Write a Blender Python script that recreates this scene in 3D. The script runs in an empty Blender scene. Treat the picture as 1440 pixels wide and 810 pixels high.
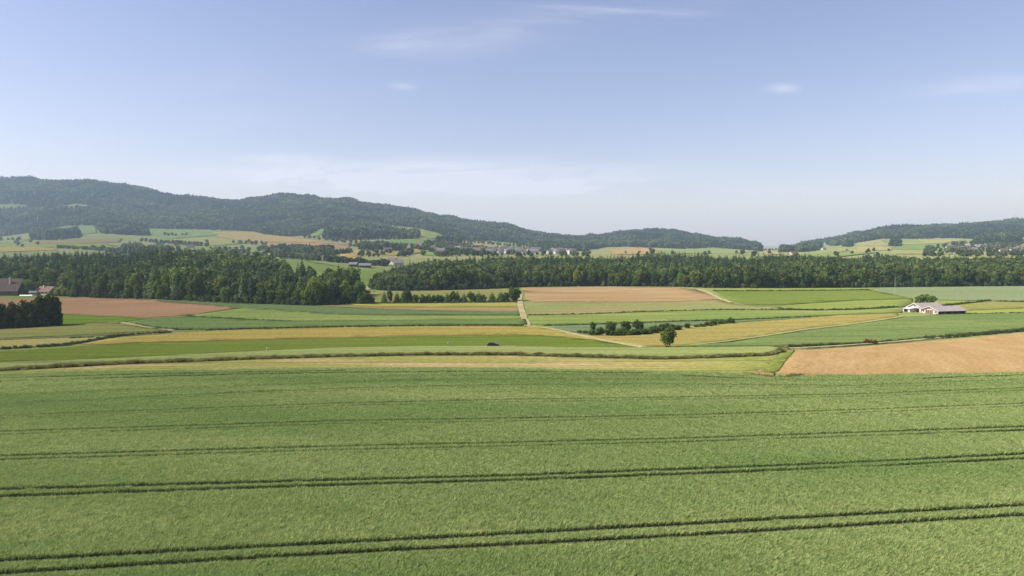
import bpy, math, random
import numpy as np
from mathutils import Vector
from mathutils.geometry import delaunay_2d_cdt

random.seed(7)
RNG = np.random.default_rng(7)
R = math.radians
S = bpy.context.scene
C = S.collection

# ------------------------------------------------------------------ camera
CAMZ, FPX, HORIZON = 28.0, 960.0, 348.0
PITCH = math.atan((405.0 - HORIZON) / FPX)
cd = bpy.data.cameras.new('camera')
cam = bpy.data.objects.new('camera', cd)
C.objects.link(cam)
cam.location = (0, 0, CAMZ)
cam.rotation_euler = (math.pi / 2 - PITCH, 0, 0)
cd.sensor_width = 36.0
cd.lens = 36.0 * FPX / 1440.0
cd.clip_start = 0.5
cd.clip_end = 60000
S.camera = cam

# ------------------------------------------------------------------ light
SUN_EL, SUN_AZ = R(46), R(-101)          # azimuth from +Y (view) towards +X; the sun stands to the left
sdir = Vector((math.sin(SUN_AZ) * math.cos(SUN_EL), math.cos(SUN_AZ) * math.cos(SUN_EL), math.sin(SUN_EL)))
sl = bpy.data.lights.new('sun', 'SUN')
sl.energy = 4.8
sl.angle = R(0.53)
sl.color = (1.0, 0.94, 0.84)
sun = bpy.data.objects.new('sun', sl)
C.objects.link(sun)
sun.rotation_euler = (-sdir).to_track_quat('-Z', 'Y').to_euler()
sun.location = (-500, 100, 900)

W = bpy.data.worlds.new('World')
S.world = W
W.use_nodes = True
wn, wl = W.node_tree.nodes, W.node_tree.links
wn.clear()
sky = wn.new('ShaderNodeTexSky')
sky.sky_type = 'NISHITA'
sky.sun_disc = False
sky.sun_elevation = SUN_EL
sky.sun_rotation = SUN_AZ
sky.altitude = 450
sky.air_density = 1.15
sky.dust_density = 1.1
sky.ozone_density = 3.2
SKY_STRENGTH = 0.106
EXPOSURE = 0.68


def wnode(t, **k):
    n = wn.new(t)
    for a, b in k.items():
        setattr(n, a, b)
    return n


def wmath(op, a, b=None, c=None):
    n = wnode('ShaderNodeMath', operation=op)
    for i, v in enumerate((a, b, c)):
        if v is None:
            continue
        if isinstance(v, (int, float)):
            n.inputs[i].default_value = v
        else:
            wl.new(v, n.inputs[i])
    return n.outputs[0]


# thin cirrus high up: streaked noise laid out over the sky's own directions
tc = wnode('ShaderNodeTexCoord')
sep = wnode('ShaderNodeSeparateXYZ')
wl.new(tc.outputs['Generated'], sep.inputs[0])
yy = wmath('MAXIMUM', sep.outputs[1], 0.05)
az = wmath('DIVIDE', sep.outputs[0], yy)
el = wmath('DIVIDE', sep.outputs[2], yy)
cmb = wnode('ShaderNodeCombineXYZ')
wl.new(az, cmb.inputs[0])
wl.new(el, cmb.inputs[1])
# slanting streak coordinates
mp = wnode('ShaderNodeMapping')
mp.inputs['Rotation'].default_value = (0, 0, R(-9))
mp.inputs['Scale'].default_value = (2.2, 13.0, 1)
wl.new(cmb.outputs[0], mp.inputs[0])
nz = wnode('ShaderNodeTexNoise')
nz.inputs['Scale'].default_value = 1.6
nz.inputs['Detail'].default_value = 7
nz.inputs['Roughness'].default_value = 0.62
nz.inputs['Distortion'].default_value = 0.5
wl.new(mp.outputs[0], nz.inputs['Vector'])
mr = wnode('ShaderNodeMapRange')
mr.inputs['From Min'].default_value = 0.40
mr.inputs['From Max'].default_value = 0.78
wl.new(nz.outputs['Fac'], mr.inputs['Value'])


def blob(u, v, w, h, tilt, amp):
    """soft patch of cirrus centred on one direction of the sky"""
    a0, e0 = (u - 720) / 960.0, (348 - v) / 960.0
    da = wmath('SUBTRACT', az, a0)
    de = wmath('SUBTRACT', el, e0)
    t = R(tilt)
    ra = wmath('ADD', wmath('MULTIPLY', da, math.cos(t)), wmath('MULTIPLY', de, math.sin(t)))
    re = wmath('SUBTRACT', wmath('MULTIPLY', de, math.cos(t)), wmath('MULTIPLY', da, math.sin(t)))
    q = wmath('ADD', wmath('POWER', wmath('ABSOLUTE', wmath('MULTIPLY', ra, 960.0 / w)), 2.0),
              wmath('POWER', wmath('ABSOLUTE', wmath('MULTIPLY', re, 960.0 / h)), 2.0))
    return wmath('MULTIPLY', wmath('EXPONENT', wmath('MULTIPLY', q, -1.0)), amp)


cl = None
for b in [(700, 52, 240, 22, 8, 0.30), (865, 21, 90, 4, -3, 0.45), (545, 68, 50, 9, 12, 0.3), (1095, 128, 20, 6, 0, 0.6),
          (568, 125, 18, 4, -6, 0.35), (590, 250, 250, 20, 0, 1.7), (760, 262, 90, 11, 0, 1.5), (400, 225, 60, 6, 0, 0.5), (1360, 128, 120, 14, 6, 0.3),
          (330, 150, 300, 60, 10, 0.06), (960, 275, 400, 18, 0, 0.3)]:
    m = blob(*b)
    cl = m if cl is None else wmath('ADD', cl, m)
cloudfac = wmath('MINIMUM', wmath('MULTIPLY', cl, wmath('ADD', mr.outputs[0], 0.12)), 0.42)
mixc = wnode('ShaderNodeMix', data_type='RGBA')
wl.new(cloudfac, mixc.inputs['Factor'])
tint = wnode('ShaderNodeMix', data_type='RGBA', blend_type='MULTIPLY')
tint.inputs['Factor'].default_value = 1.0
tint.inputs[7].default_value = (1.16, 0.905, 0.90, 1)
wl.new(sky.outputs[0], tint.inputs[6])
wl.new(tint.outputs[2], mixc.inputs[6])
mixc.inputs[7].default_value = (6.4, 6.2, 6.7, 1)
bg = wnode('ShaderNodeBackground')
bg.inputs['Strength'].default_value = SKY_STRENGTH
wl.new(mixc.outputs[2], bg.inputs['Color'])
wo = wnode('ShaderNodeOutputWorld')
wl.new(bg.outputs[0], wo.inputs['Surface'])

S.view_settings.view_transform = 'Standard'
S.view_settings.look = 'None'
S.view_settings.gamma = 1.0
S.view_settings.use_curve_mapping = False
S.view_settings.exposure = EXPOSURE
S.render.engine = 'CYCLES'
S.cycles.max_bounces = 5
S.cycles.diffuse_bounces = 2
S.cycles.glossy_bounces = 1
S.cycles.transmission_bounces = 2
S.cycles.volume_bounces = 2
S.cycles.transparent_max_bounces = 8
S.cycles.use_fast_gi = False
S.cycles.use_denoising = True
S.cycles.denoiser = 'OPENIMAGEDENOISE'
S.cycles.denoising_input_passes = 'RGB_ALBEDO_NORMAL'
S.cycles.denoising_prefilter = 'NONE'

# ------------------------------------------------------------------ helpers
KEXP = 2.15        # what a sunlit surface of albedo 1 shows, for turning seen colours into base colours


def lin(c):
    c = c / 255.0
    return c / 12.92 if c <= 0.04045 else ((c + 0.055) / 1.055) ** 2.4


def col(r, g, b, k=KEXP):
    return (lin(r) / k, lin(g) / k, lin(b) / k, 1.0)


def tag(o, label=None, cat=None, group=None, kind=None):
    if label:
        o['label'] = label
    if cat:
        o['category'] = cat
    if group:
        o['group'] = group
    if kind:
        o['kind'] = kind
    return o


def empty(name, loc=(0, 0, 0), rz=0.0):
    o = bpy.data.objects.new(name, None)
    o.location = loc
    o.rotation_euler = (0, 0, rz)
    o.empty_display_size = 0.5
    C.objects.link(o)
    return o


def mesh_np(name, verts, faces_flat, counts, mats=(), matidx=None, smooth=False):
    me = bpy.data.meshes.new(name)
    nv, nf = len(verts), len(counts)
    me.vertices.add(nv)
    me.vertices.foreach_set('co', np.asarray(verts, np.float32).ravel())
    me.loops.add(len(faces_flat))
    me.loops.foreach_set('vertex_index', np.asarray(faces_flat, np.int32))
    me.polygons.add(nf)
    st = np.concatenate([[0], np.cumsum(counts)[:-1]]).astype(np.int32)
    me.polygons.foreach_set('loop_start', st)
    me.polygons.foreach_set('loop_total', np.asarray(counts, np.int32))
    for m in mats:
        me.materials.append(m)
    if matidx is not None:
        me.polygons.foreach_set('material_index', np.asarray(matidx, np.int32))
    if smooth:
        me.polygons.foreach_set('use_smooth', np.ones(nf, bool))
    me.update(calc_edges=True)
    me.validate()
    return me


def link(name, me, parent=None, loc=None):
    o = bpy.data.objects.new(name, me)
    if parent:
        o.parent = parent
    if loc is not None:
        o.location = loc
    C.objects.link(o)
    return o


class MB:
    """collects shapes, each build() links them as one mesh"""

    def __init__(s):
        s.v, s.f, s.n = [], [], 0

    def add(s, verts, faces):
        s.v += [tuple(p) for p in verts]
        s.f += [[i + s.n for i in f] for f in faces]
        s.n += len(verts)
        return s

    def box(s, x0, x1, y0, y1, z0, z1):
        v = [(x, y, z) for z in (z0, z1) for y in (y0, y1) for x in (x0, x1)]
        return s.add(v, [(0, 2, 3, 1), (4, 5, 7, 6), (0, 1, 5, 4), (2, 6, 7, 3), (0, 4, 6, 2), (1, 3, 7, 5)])

    def tube(s, pts, rad, n=8):
        pts = [Vector(p) for p in pts]
        vs, fs = [], []
        for i, p in enumerate(pts):
            t = (pts[min(i + 1, len(pts) - 1)] - pts[max(i - 1, 0)]).normalized()
            a = t.orthogonal().normalized()
            b = t.cross(a)
            r = rad[i] if isinstance(rad, (list, tuple)) else rad
            for k in range(n):
                w = 2 * math.pi * k / n
                vs.append(p + (a * math.cos(w) + b * math.sin(w)) * r)
        for i in range(len(pts) - 1):
            for k in range(n):
                fs.append((i * n + k, i * n + (k + 1) % n, (i + 1) * n + (k + 1) % n, (i + 1) * n + k))
        fs.append(tuple(range(n))[::-1])
        fs.append(tuple((len(pts) - 1) * n + k for k in range(n)))
        return s.add(vs, fs)

    def prism(s, prof, a0, a1, axis='x'):
        """extrude a 2d profile; axis x: profile is (y,z); axis y: profile is (x,z)"""
        n = len(prof)
        if axis == 'x':
            v = [(a0, p[0], p[1]) for p in prof] + [(a1, p[0], p[1]) for p in prof]
        else:
            v = [(p[0], a0, p[1]) for p in prof] + [(p[0], a1, p[1]) for p in prof]
        f = [tuple(range(n)), tuple(range(2 * n - 1, n - 1, -1))]
        f += [(i, i + n, (i + 1) % n + n, (i + 1) % n) for i in range(n)]
        return s.add(v, f)

    def build(s, name, mat, parent=None, smooth=False):
        me = bpy.data.meshes.new(name)
        me.from_pydata(s.v, [], s.f)
        me.materials.append(mat)
        if smooth:
            for p in me.polygons:
                p.use_smooth = True
        me.update()
        return link(name, me, parent)


# ------------------------------------------------------------------ terrain
def smooth(t):
    t = np.clip(t, 0, 1)
    return t * t * (3 - 2 * t)


def vnoise(x, y, seed=0):
    """smooth value noise, vectorised"""
    x = np.asarray(x, float)
    y = np.asarray(y, float)
    xi, yi = np.floor(x), np.floor(y)
    xf, yf = x - xi, y - yi
    xf = xf * xf * (3 - 2 * xf)
    yf = yf * yf * (3 - 2 * yf)

    def h(a, b):
        q = np.sin(a * 127.1 + b * 311.7 + seed * 74.7) * 43758.5453
        return q - np.floor(q)
    return (h(xi, yi) * (1 - xf) + h(xi + 1, yi) * xf) * (1 - yf) + (h(xi, yi + 1) * (1 - xf) + h(xi + 1, yi + 1) * xf) * yf


def interp_tab(tab, u):
    t = np.array(tab, float)
    return np.interp(u, t[:, 0], t[:, 1])


SKYLINE = [(-400, 243), (0, 247), (100, 250), (150, 251), (185, 259), (230, 269), (260, 275), (300, 277), (340, 275), (370, 272), (400, 272), (450, 272),
           (490, 276), (520, 285), (580, 294), (640, 303), (700, 313), (760, 325), (800, 328), (820, 332), (870, 326), (900, 324), (960, 326), (1000, 329),
           (1040, 335), (1066, 344), (1074, 351), (1100, 351), (1112, 345), (1130, 339), (1150, 338), (1165, 335), (1190, 332), (1230, 322), (1270, 316),
           (1330, 313), (1380, 312), (1405, 309), (1440, 307), (1800, 297)]
FEDGE = [(-400, 335), (0, 333), (60, 325), (100, 318), (135, 317), (200, 322), (300, 322), (400, 328), (460, 322), (520, 320), (600, 324), (640, 336),
         (700, 340), (760, 349), (820, 352), (900, 350), (1070, 352.5), (1098, 354), (1150, 352), (1200, 344), (1230, 338), (1300, 336), (1440, 334), (1800, 330)]


def v_to_z(v, D):
    b = (405.0 - v) / FPX
    s = (-math.sin(PITCH) + b * math.cos(PITCH)) / (math.cos(PITCH) + b * math.sin(PITCH))
    return CAMZ + s * D


UT = np.arange(-400, 1841, 8.0)
DT = np.arange(0, 12001, 40.0)
ft, et = interp_tab(FEDGE, UT), interp_tab(SKYLINE, UT)
right = smooth((UT - 440) / 120)
knD = [0, 150, 290, 330, 470, 600, 900, 1200, 1800, 2600, 3800, 4500, 6000, 7500, 9300, 12000]
ZT = np.zeros((len(UT), len(DT)))
base = -9.5
for i, u in enumerate(UT):
    r = right[i]
    z_r = v_to_z(et[i] + 5, 3800)
    low = 351 <= et[i] + 0.1
    kz = [0, 0, base, base, base, (1 - r) * -5 + r * base, (1 - r) * 3 + r * -8.5, v_to_z(359, 1200), v_to_z(359 + (ft[i] - 359) * 0.42, 1800),
          v_to_z(ft[i], 2600), z_r, z_r * 0.75 if not low else z_r, 10, 0, v_to_z(345.6, 9300), 40]
    ZT[i] = np.interp(DT, knD, kz)
k = np.array([1, 4, 6, 4, 1.0]); k /= k.sum()
far = DT > 700
for _ in range(3):
    P_ = np.pad(ZT, ((0, 0), (2, 2)), mode='edge')
    sm = sum(k[j] * P_[:, j:j + ZT.shape[1]] for j in range(5))
    ZT[:, far] = sm[:, far]
for _ in range(2):
    P_ = np.pad(ZT, ((2, 2), (0, 0)), mode='edge')
    sm = sum(k[j] * P_[j:j + ZT.shape[0], :] for j in range(5))
    ZT[:, :] = sm


def table(u, D):
    a = np.clip((u - UT[0]) / 8.0, 0, len(UT) - 1.001)
    b = np.clip(D / 40.0, 0, len(DT) - 1.001)
    i, j = a.astype(int), b.astype(int)
    fa, fb = a - i, b - j
    return (ZT[i, j] * (1 - fa) + ZT[i + 1, j] * fa) * (1 - fb) + (ZT[i, j + 1] * (1 - fa) + ZT[i + 1, j + 1] * fa) * fb


def hill(x, y):
    x = np.asarray(x, float)
    y = np.asarray(y, float)
    D = np.maximum(y, 1.0)
    u = 720 + FPX * x / np.maximum(D, 120)
    near = base * smooth((y - 150 - 0.02 * x) / 145.0)
    z = np.where(y < 420, near, table(u, D))
    z = z + 0.35 * np.sin(x / 41.0 + 0.6) * np.sin(y / 37.0 + 1.1) * smooth((y - 20) / 60.0)
    z = z + smooth((y - 2300) / 900) * ((vnoise(x / 210, y / 260, 3) - 0.5) * 34 + (vnoise(x / 85, y / 110, 4) - 0.5) * 16) * (1 - smooth((y - 5000) / 1500))
    z = z + smooth((y - 1000) / 500) * (vnoise(x / 90, y / 140, 5) - 0.5) * 3.0
    return z


def lines(lo, hi, segs):
    out = [lo]
    while out[-1] < hi:
        p = out[-1]
        st = next(s for (a, s) in segs if p < a)
        out.append(p + st)
    return np.array(out)


XL = lines(0, 8600, [(420, 10), (1100, 20), (4300, 40), (9e9, 400)])
XL = np.concatenate([-XL[:0:-1], XL])
YL = lines(-700, 11600, [(-60, 160), (0, 20), (460, 10), (1300, 20), (4700, 40), (6500, 200), (9e9, 500)])
GX, GY = np.meshgrid(XL, YL)
GZ = hill(GX, GY)


def Hg(x, y):
    """the height of the ground mesh itself"""
    x = np.asarray(x, float)
    y = np.asarray(y, float)
    i = np.clip(np.searchsorted(XL, x) - 1, 0, len(XL) - 2)
    j = np.clip(np.searchsorted(YL, y) - 1, 0, len(YL) - 2)
    fx = np.clip((x - XL[i]) / (XL[i + 1] - XL[i]), 0, 1)
    fy = np.clip((y - YL[j]) / (YL[j + 1] - YL[j]), 0, 1)
    a, b, c, d = GZ[j, i], GZ[j, i + 1], GZ[j + 1, i + 1], GZ[j + 1, i]
    lower = fx >= fy       # triangles split along the a-c diagonal
    return np.where(lower, a + (b - a) * fx + (c - b) * fy, a + (c - d) * fx + (d - a) * fy)


DS = np.concatenate([np.arange(30, 900, 1.0), np.geomspace(900, 9500, 900)])


def ray(u, v):
    b = (405.0 - v) / FPX
    cy = math.cos(PITCH) + b * math.sin(PITCH)
    return (u - 720) / FPX / cy, (-math.sin(PITCH) + b * math.cos(PITCH)) / cy


def P(u, v, up=0.0):
    """the point of the ground (raised by up) seen at a place of the photograph, 1440 px wide"""
    ax, s = ray(u, v)
    zr = CAMZ + s * DS
    g = Hg(ax * DS, DS) + up
    hit = np.nonzero(zr < g)[0]
    if len(hit) == 0:
        kx = int(np.argmin(zr - g))
        D = DS[kx]
    else:
        kx = hit[0]
        if kx == 0:
            D = DS[0]
        else:
            d0, d1 = zr[kx - 1] - g[kx - 1], zr[kx] - g[kx]
            D = DS[kx - 1] + (DS[kx] - DS[kx - 1]) * d0 / max(d0 - d1, 1e-9)
    return Vector((ax * D, D, float(Hg(ax * D, D))))


def proj(x, y, z):
    c, s = math.cos(PITCH), math.sin(PITCH)
    dz = np.asarray(z) - CAMZ
    dep = y * c - dz * s
    return 720 + FPX * x / dep, 405 - FPX * (y * s + dz * c) / dep


def inpoly(px, py, poly):
    px, py = np.asarray(px), np.asarray(py)
    ins = np.zeros(px.shape, bool)
    n = len(poly)
    for i in range(n):
        x0, y0 = poly[i]
        x1, y1 = poly[(i + 1) % n]
        c = ((y0 > py) != (y1 > py)) & (px < (x1 - x0) * (py - y0) / ((y1 - y0) if y1 != y0 else 1e-9) + x0)
        ins ^= c
    return ins


# ------------------------------------------------------------------ materials
def newmat(name):
    m = bpy.data.materials.new(name)
    m.use_nodes = True
    nt = m.node_tree
    nt.nodes.clear()
    out = nt.nodes.new('ShaderNodeOutputMaterial')
    return m, nt, out


def field_mat(name, ca, cb, patch=40.0, grain=1.2, angle=0.0, row=0.0, rowc=0.12, bump=0.35, cc=None, tram=True):
    """crop or soil: broad patches, fine grain, drill rows along one direction"""
    m, nt, out = newmat(name)
    N, L = nt.nodes, nt.links
    geo = N.new('ShaderNodeNewGeometry')
    rot = N.new('ShaderNodeMapping')
    rot.inputs['Rotation'].default_value = (0, 0, -angle)
    L.new(geo.outputs['Position'], rot.inputs[0])
    st = N.new('ShaderNodeMapping')
    st.inputs['Scale'].default_value = (0.22, 1, 1)
    L.new(rot.outputs[0], st.inputs[0])
    n1 = N.new('ShaderNodeTexNoise')
    n1.inputs['Scale'].default_value = 1.0 / patch
    n1.inputs['Detail'].default_value = 5
    n1.inputs['Roughness'].default_value = 0.6
    L.new(st.outputs[0], n1.inputs['Vector'])
    mr = N.new('ShaderNodeMapRange')
    mr.inputs['From Min'].default_value = 0.38
    mr.inputs['From Max'].default_value = 0.62
    L.new(n1.outputs['Fac'], mr.inputs['Value'])
    mx = N.new('ShaderNodeMix')
    mx.data_type = 'RGBA'
    mx.inputs[6].default_value = ca
    mx.inputs[7].default_value = cb
    L.new(mr.outputs[0], mx.inputs['Factor'])
    c = mx.outputs[2]
    if cc:
        n3 = N.new('ShaderNodeTexNoise')
        n3.inputs['Scale'].default_value = 1.0 / (patch * 0.35)
        n3.inputs['Detail'].default_value = 6
        L.new(st.outputs[0], n3.inputs['Vector'])
        m3 = N.new('ShaderNodeMapRange')
        m3.inputs['From Min'].default_value = 0.49
        m3.inputs['From Max'].default_value = 0.66
        L.new(n3.outputs['Fac'], m3.inputs['Value'])
        x3 = N.new('ShaderNodeMix')
        x3.data_type = 'RGBA'
        L.new(m3.outputs[0], x3.inputs['Factor'])
        L.new(c, x3.inputs[6])
        x3.inputs[7].default_value = cc
        c = x3.outputs[2]
    n2 = N.new('ShaderNodeTexNoise')
    n2.inputs['Scale'].default_value = 1.0 / grain
    n2.inputs['Detail'].default_value = 3
    L.new(rot.outputs[0], n2.inputs['Vector'])
    g = N.new('ShaderNodeMapRange')
    g.inputs['From Min'].default_value = 0.25
    g.inputs['From Max'].default_value = 0.75
    g.inputs['To Min'].default_value = 0.72
    g.inputs['To Max'].default_value = 1.28
    L.new(n2.outputs['Fac'], g.inputs['Value'])
    val = g.outputs[0]
    if row > 0:
        wv = N.new('ShaderNodeTexWave')
        wv.wave_type = 'BANDS'
        wv.bands_direction = 'Y'
        wv.inputs['Scale'].default_value = 0.314 / row
        wv.inputs['Distortion'].default_value = 1.2
        wv.inputs['Detail'].default_value = 1.0
        wv.inputs['Detail Scale'].default_value = 0.3
        L.new(rot.outputs[0], wv.inputs['Vector'])
        r2 = N.new('ShaderNodeMapRange')
        r2.inputs['To Min'].default_value = 1 - rowc
        r2.inputs['To Max'].default_value = 1 + rowc
        L.new(wv.outputs['Fac'], r2.inputs['Value'])
        ml = N.new('ShaderNodeMath')
        ml.operation = 'MULTIPLY'
        L.new(val, ml.inputs[0])
        L.new(r2.outputs[0], ml.inputs[1])
        val = ml.outputs[0]
    if tram and row > 0 and patch < 100:      # wheel tracks of the sprayer, every 16 m or so
        tw = N.new('ShaderNodeTexWave')
        tw.wave_type = 'BANDS'
        tw.bands_direction = 'Y'
        tw.inputs['Scale'].default_value = 0.314 / 16.0
        tw.inputs['Distortion'].default_value = 0.6
        tw.inputs['Detail'].default_value = 0.0
        tw.inputs['Detail Scale'].default_value = 0.05
        L.new(rot.outputs[0], tw.inputs['Vector'])
        t2 = N.new('ShaderNodeMapRange')
        t2.inputs['From Min'].default_value = 0.90
        t2.inputs['From Max'].default_value = 0.985
        t2.inputs['To Min'].default_value = 1.0
        t2.inputs['To Max'].default_value = 0.80
        L.new(tw.outputs['Fac'], t2.inputs['Value'])
        m2 = N.new('ShaderNodeMath')
        m2.operation = 'MULTIPLY'
        L.new(val, m2.inputs[0])
        L.new(t2.outputs[0], m2.inputs[1])
        val = m2.outputs[0]
    vm = N.new('ShaderNodeVectorMath')
    vm.operation = 'SCALE'
    L.new(c, vm.inputs[0])
    L.new(val, vm.inputs['Scale'])
    bs = N.new('ShaderNodeBsdfDiffuse')
    bs.inputs['Roughness'].default_value = 0.8
    L.new(vm.outputs[0], bs.inputs['Color'])
    if bump > 0:
        bp = N.new('ShaderNodeBump')
        bp.inputs['Strength'].default_value = bump
        bp.inputs['Distance'].default_value = grain * 0.35
        L.new(n2.outputs['Fac'], bp.inputs['Height'])
        L.new(bp.outputs[0], bs.inputs['Normal'])
    L.new(bs.outputs[0], out.inputs['Surface'])
    return m


def leaf_mat(name, ca, cb, trans=0.3, var=0.35, obj_color=False, patch=0.0, cp=None):
    """foliage: each leaf clump and each plant differs a little; light comes through the leaves"""
    m, nt, out = newmat(name)
    N, L = nt.nodes, nt.links
    geo = N.new('ShaderNodeNewGeometry')
    oi = N.new('ShaderNodeObjectInfo')
    mx = N.new('ShaderNodeMix')
    mx.data_type = 'RGBA'
    mx.inputs[6].default_value = ca
    mx.inputs[7].default_value = cb
    L.new(oi.outputs['Random'], mx.inputs['Factor'])
    c = mx.outputs[2]
    if patch > 0:
        n1 = N.new('ShaderNodeTexNoise')
        n1.inputs['Scale'].default_value = 1.0 / patch
        n1.inputs['Detail'].default_value = 3
        mpn = N.new('ShaderNodeMapping')
        mpn.inputs['Scale'].default_value = (0.22, 1, 1)
        L.new(geo.outputs['Position'], mpn.inputs[0])
        L.new(mpn.outputs[0], n1.inputs['Vector'])
        mr = N.new('ShaderNodeMapRange')
        mr.inputs['From Min'].default_value = 0.38
        mr.inputs['From Max'].default_value = 0.66
        L.new(n1.outputs['Fac'], mr.inputs['Value'])
        x3 = N.new('ShaderNodeMix')
        x3.data_type = 'RGBA'
        L.new(mr.outputs[0], x3.inputs['Factor'])
        L.new(c, x3.inputs[6])
        x3.inputs[7].default_value = cp
        c = x3.outputs[2]
    if obj_color:
        mu = N.new('ShaderNodeMix')
        mu.data_type = 'RGBA'
        mu.blend_type = 'MULTIPLY'
        mu.inputs['Factor'].default_value = 1
        L.new(c, mu.inputs[6])
        L.new(oi.outputs['Color'], mu.inputs[7])
        c = mu.outputs[2]
    mr = N.new('ShaderNodeMapRange')
    mr.inputs['To Min'].default_value = 1 - var
    mr.inputs['To Max'].default_value = 1 + var
    L.new(geo.outputs['Random Per Island'], mr.inputs['Value'])
    vm = N.new('ShaderNodeVectorMath')
    vm.operation = 'SCALE'
    L.new(c, vm.inputs[0])
    L.new(mr.outputs[0], vm.inputs['Scale'])
    d = N.new('ShaderNodeBsdfDiffuse')
    t = N.new('ShaderNodeBsdfTranslucent')
    ms = N.new('ShaderNodeMixShader')
    ms.inputs[0].default_value = trans
    L.new(vm.outputs[0], d.inputs[0])
    L.new(vm.outputs[0], t.inputs[0])
    L.new(d.outputs[0], ms.inputs[1])
    L.new(t.outputs[0], ms.inputs[2])
    L.new(ms.outputs[0], out.inputs['Surface'])
    return m


def surf(name, c, rough=0.7, metal=0.0, noise=0.12, scale=1.0, spec=0.12):
    m, nt, out = newmat(name)
    N, L = nt.nodes, nt.links
    b = N.new('ShaderNodeBsdfPrincipled')
    geo = N.new('ShaderNodeTexCoord')
    n = N.new('ShaderNodeTexNoise')
    n.inputs['Scale'].default_value = scale
    n.inputs['Detail'].default_value = 5
    L.new(geo.outputs['Object'], n.inputs['Vector'])
    mr = N.new('ShaderNodeMapRange')
    mr.inputs['To Min'].default_value = 1 - noise * 2
    mr.inputs['To Max'].default_value = 1 + noise * 2
    L.new(n.outputs['Fac'], mr.inputs['Value'])
    vm = N.new('ShaderNodeVectorMath')
    vm.operation = 'SCALE'
    vm.inputs[0].default_value = c[:3]
    L.new(mr.outputs[0], vm.inputs['Scale'])
    L.new(vm.outputs[0], b.inputs['Base Color'])
    b.inputs['Roughness'].default_value = rough
    b.inputs['Metallic'].default_value = metal
    b.inputs['Specular IOR Level'].default_value = spec
    L.new(b.outputs[0], out.inputs['Surface'])
    return m


M = {}
M['ground'] = field_mat('meadow_ground', col(165, 175, 105), col(145, 165, 92), patch=60, grain=2.0, cc=col(185, 178, 120))
M['far'] = field_mat('far_meadow', col(178, 180, 120), col(160, 172, 108), patch=160, grain=8.0, cc=col(190, 180, 130), bump=0.1)
M['leaf_near'] = leaf_mat('broadleaf_foliage', (0.155, 0.205, 0.050, 1), (0.110, 0.155, 0.042, 1), obj_color=True)
M['leaf_conifer'] = leaf_mat('conifer_needles', (0.050, 0.084, 0.036, 1), (0.075, 0.110, 0.042, 1), trans=0.12, var=0.3, obj_color=True)
M['leaf_hill'] = leaf_mat('hill_foliage', (0.200, 0.240, 0.082, 1), (0.075, 0.110, 0.044, 1), trans=0.25, var=0.3, patch=45, cp=(0.055, 0.082, 0.036, 1))
M['wheat'] = leaf_mat('green_cereal', (0.480, 0.520, 0.210, 1), (0.270, 0.360, 0.120, 1), trans=0.30, var=0.42, patch=30, cp=(0.235, 0.335, 0.105, 1))
M['verge'] = leaf_mat('tall_grass', (0.330, 0.300, 0.110, 1), (0.140, 0.155, 0.052, 1), trans=0.3, var=0.4)
M['verge_dark'] = leaf_mat('dark_grass', (0.100, 0.130, 0.044, 1), (0.066, 0.090, 0.034, 1), trans=0.25, var=0.4)
M['bark'] = surf('bark', (0.07, 0.055, 0.04), 0.9, scale=3)
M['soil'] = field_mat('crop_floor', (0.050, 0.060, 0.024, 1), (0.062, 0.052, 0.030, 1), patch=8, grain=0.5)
M['track'] = field_mat('gravel_track', col(226, 212, 160), col(205, 190, 140), patch=12, grain=0.8, cc=col(180, 178, 115))
M['track_grass'] = field_mat('grassy_track', col(196, 192, 128), col(176, 182, 112), patch=12, grain=0.8)

# ------------------------------------------------------------------ ground sheet
ny, nx = GX.shape
vv = np.stack([GX, GY, GZ], -1).reshape(-1, 3)
a = (np.arange(ny - 1)[:, None] * nx + np.arange(nx - 1)[None, :]).ravel()
tri = np.stack([a, a + 1, a + nx + 1, a, a + nx + 1, a + nx], -1).reshape(-1)
fcy = np.repeat(YL[:-1], nx - 1)
mi = np.repeat((fcy > 1000).astype(int), 2)
me = mesh_np('ground', vv, tri, np.full(len(tri) // 3, 3), (M['ground'], M['far']), mi, smooth=True)
ground = link('ground', me)
tag(ground, 'rolling farmland with grass verges under all the fields', kind='structure')

FIELD_I = [0]


def dens(poly, step):
    out = []
    n = len(poly)
    for i in range(n):
        a, b = poly[i], poly[(i + 1) % n]
        m = max(1, int(math.hypot(b[0] - a[0], b[1] - a[1]) / step))
        for j in range(m):
            out.append((a[0] + (b[0] - a[0]) * j / m, a[1] + (b[1] - a[1]) * j / m))
    return out


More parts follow.
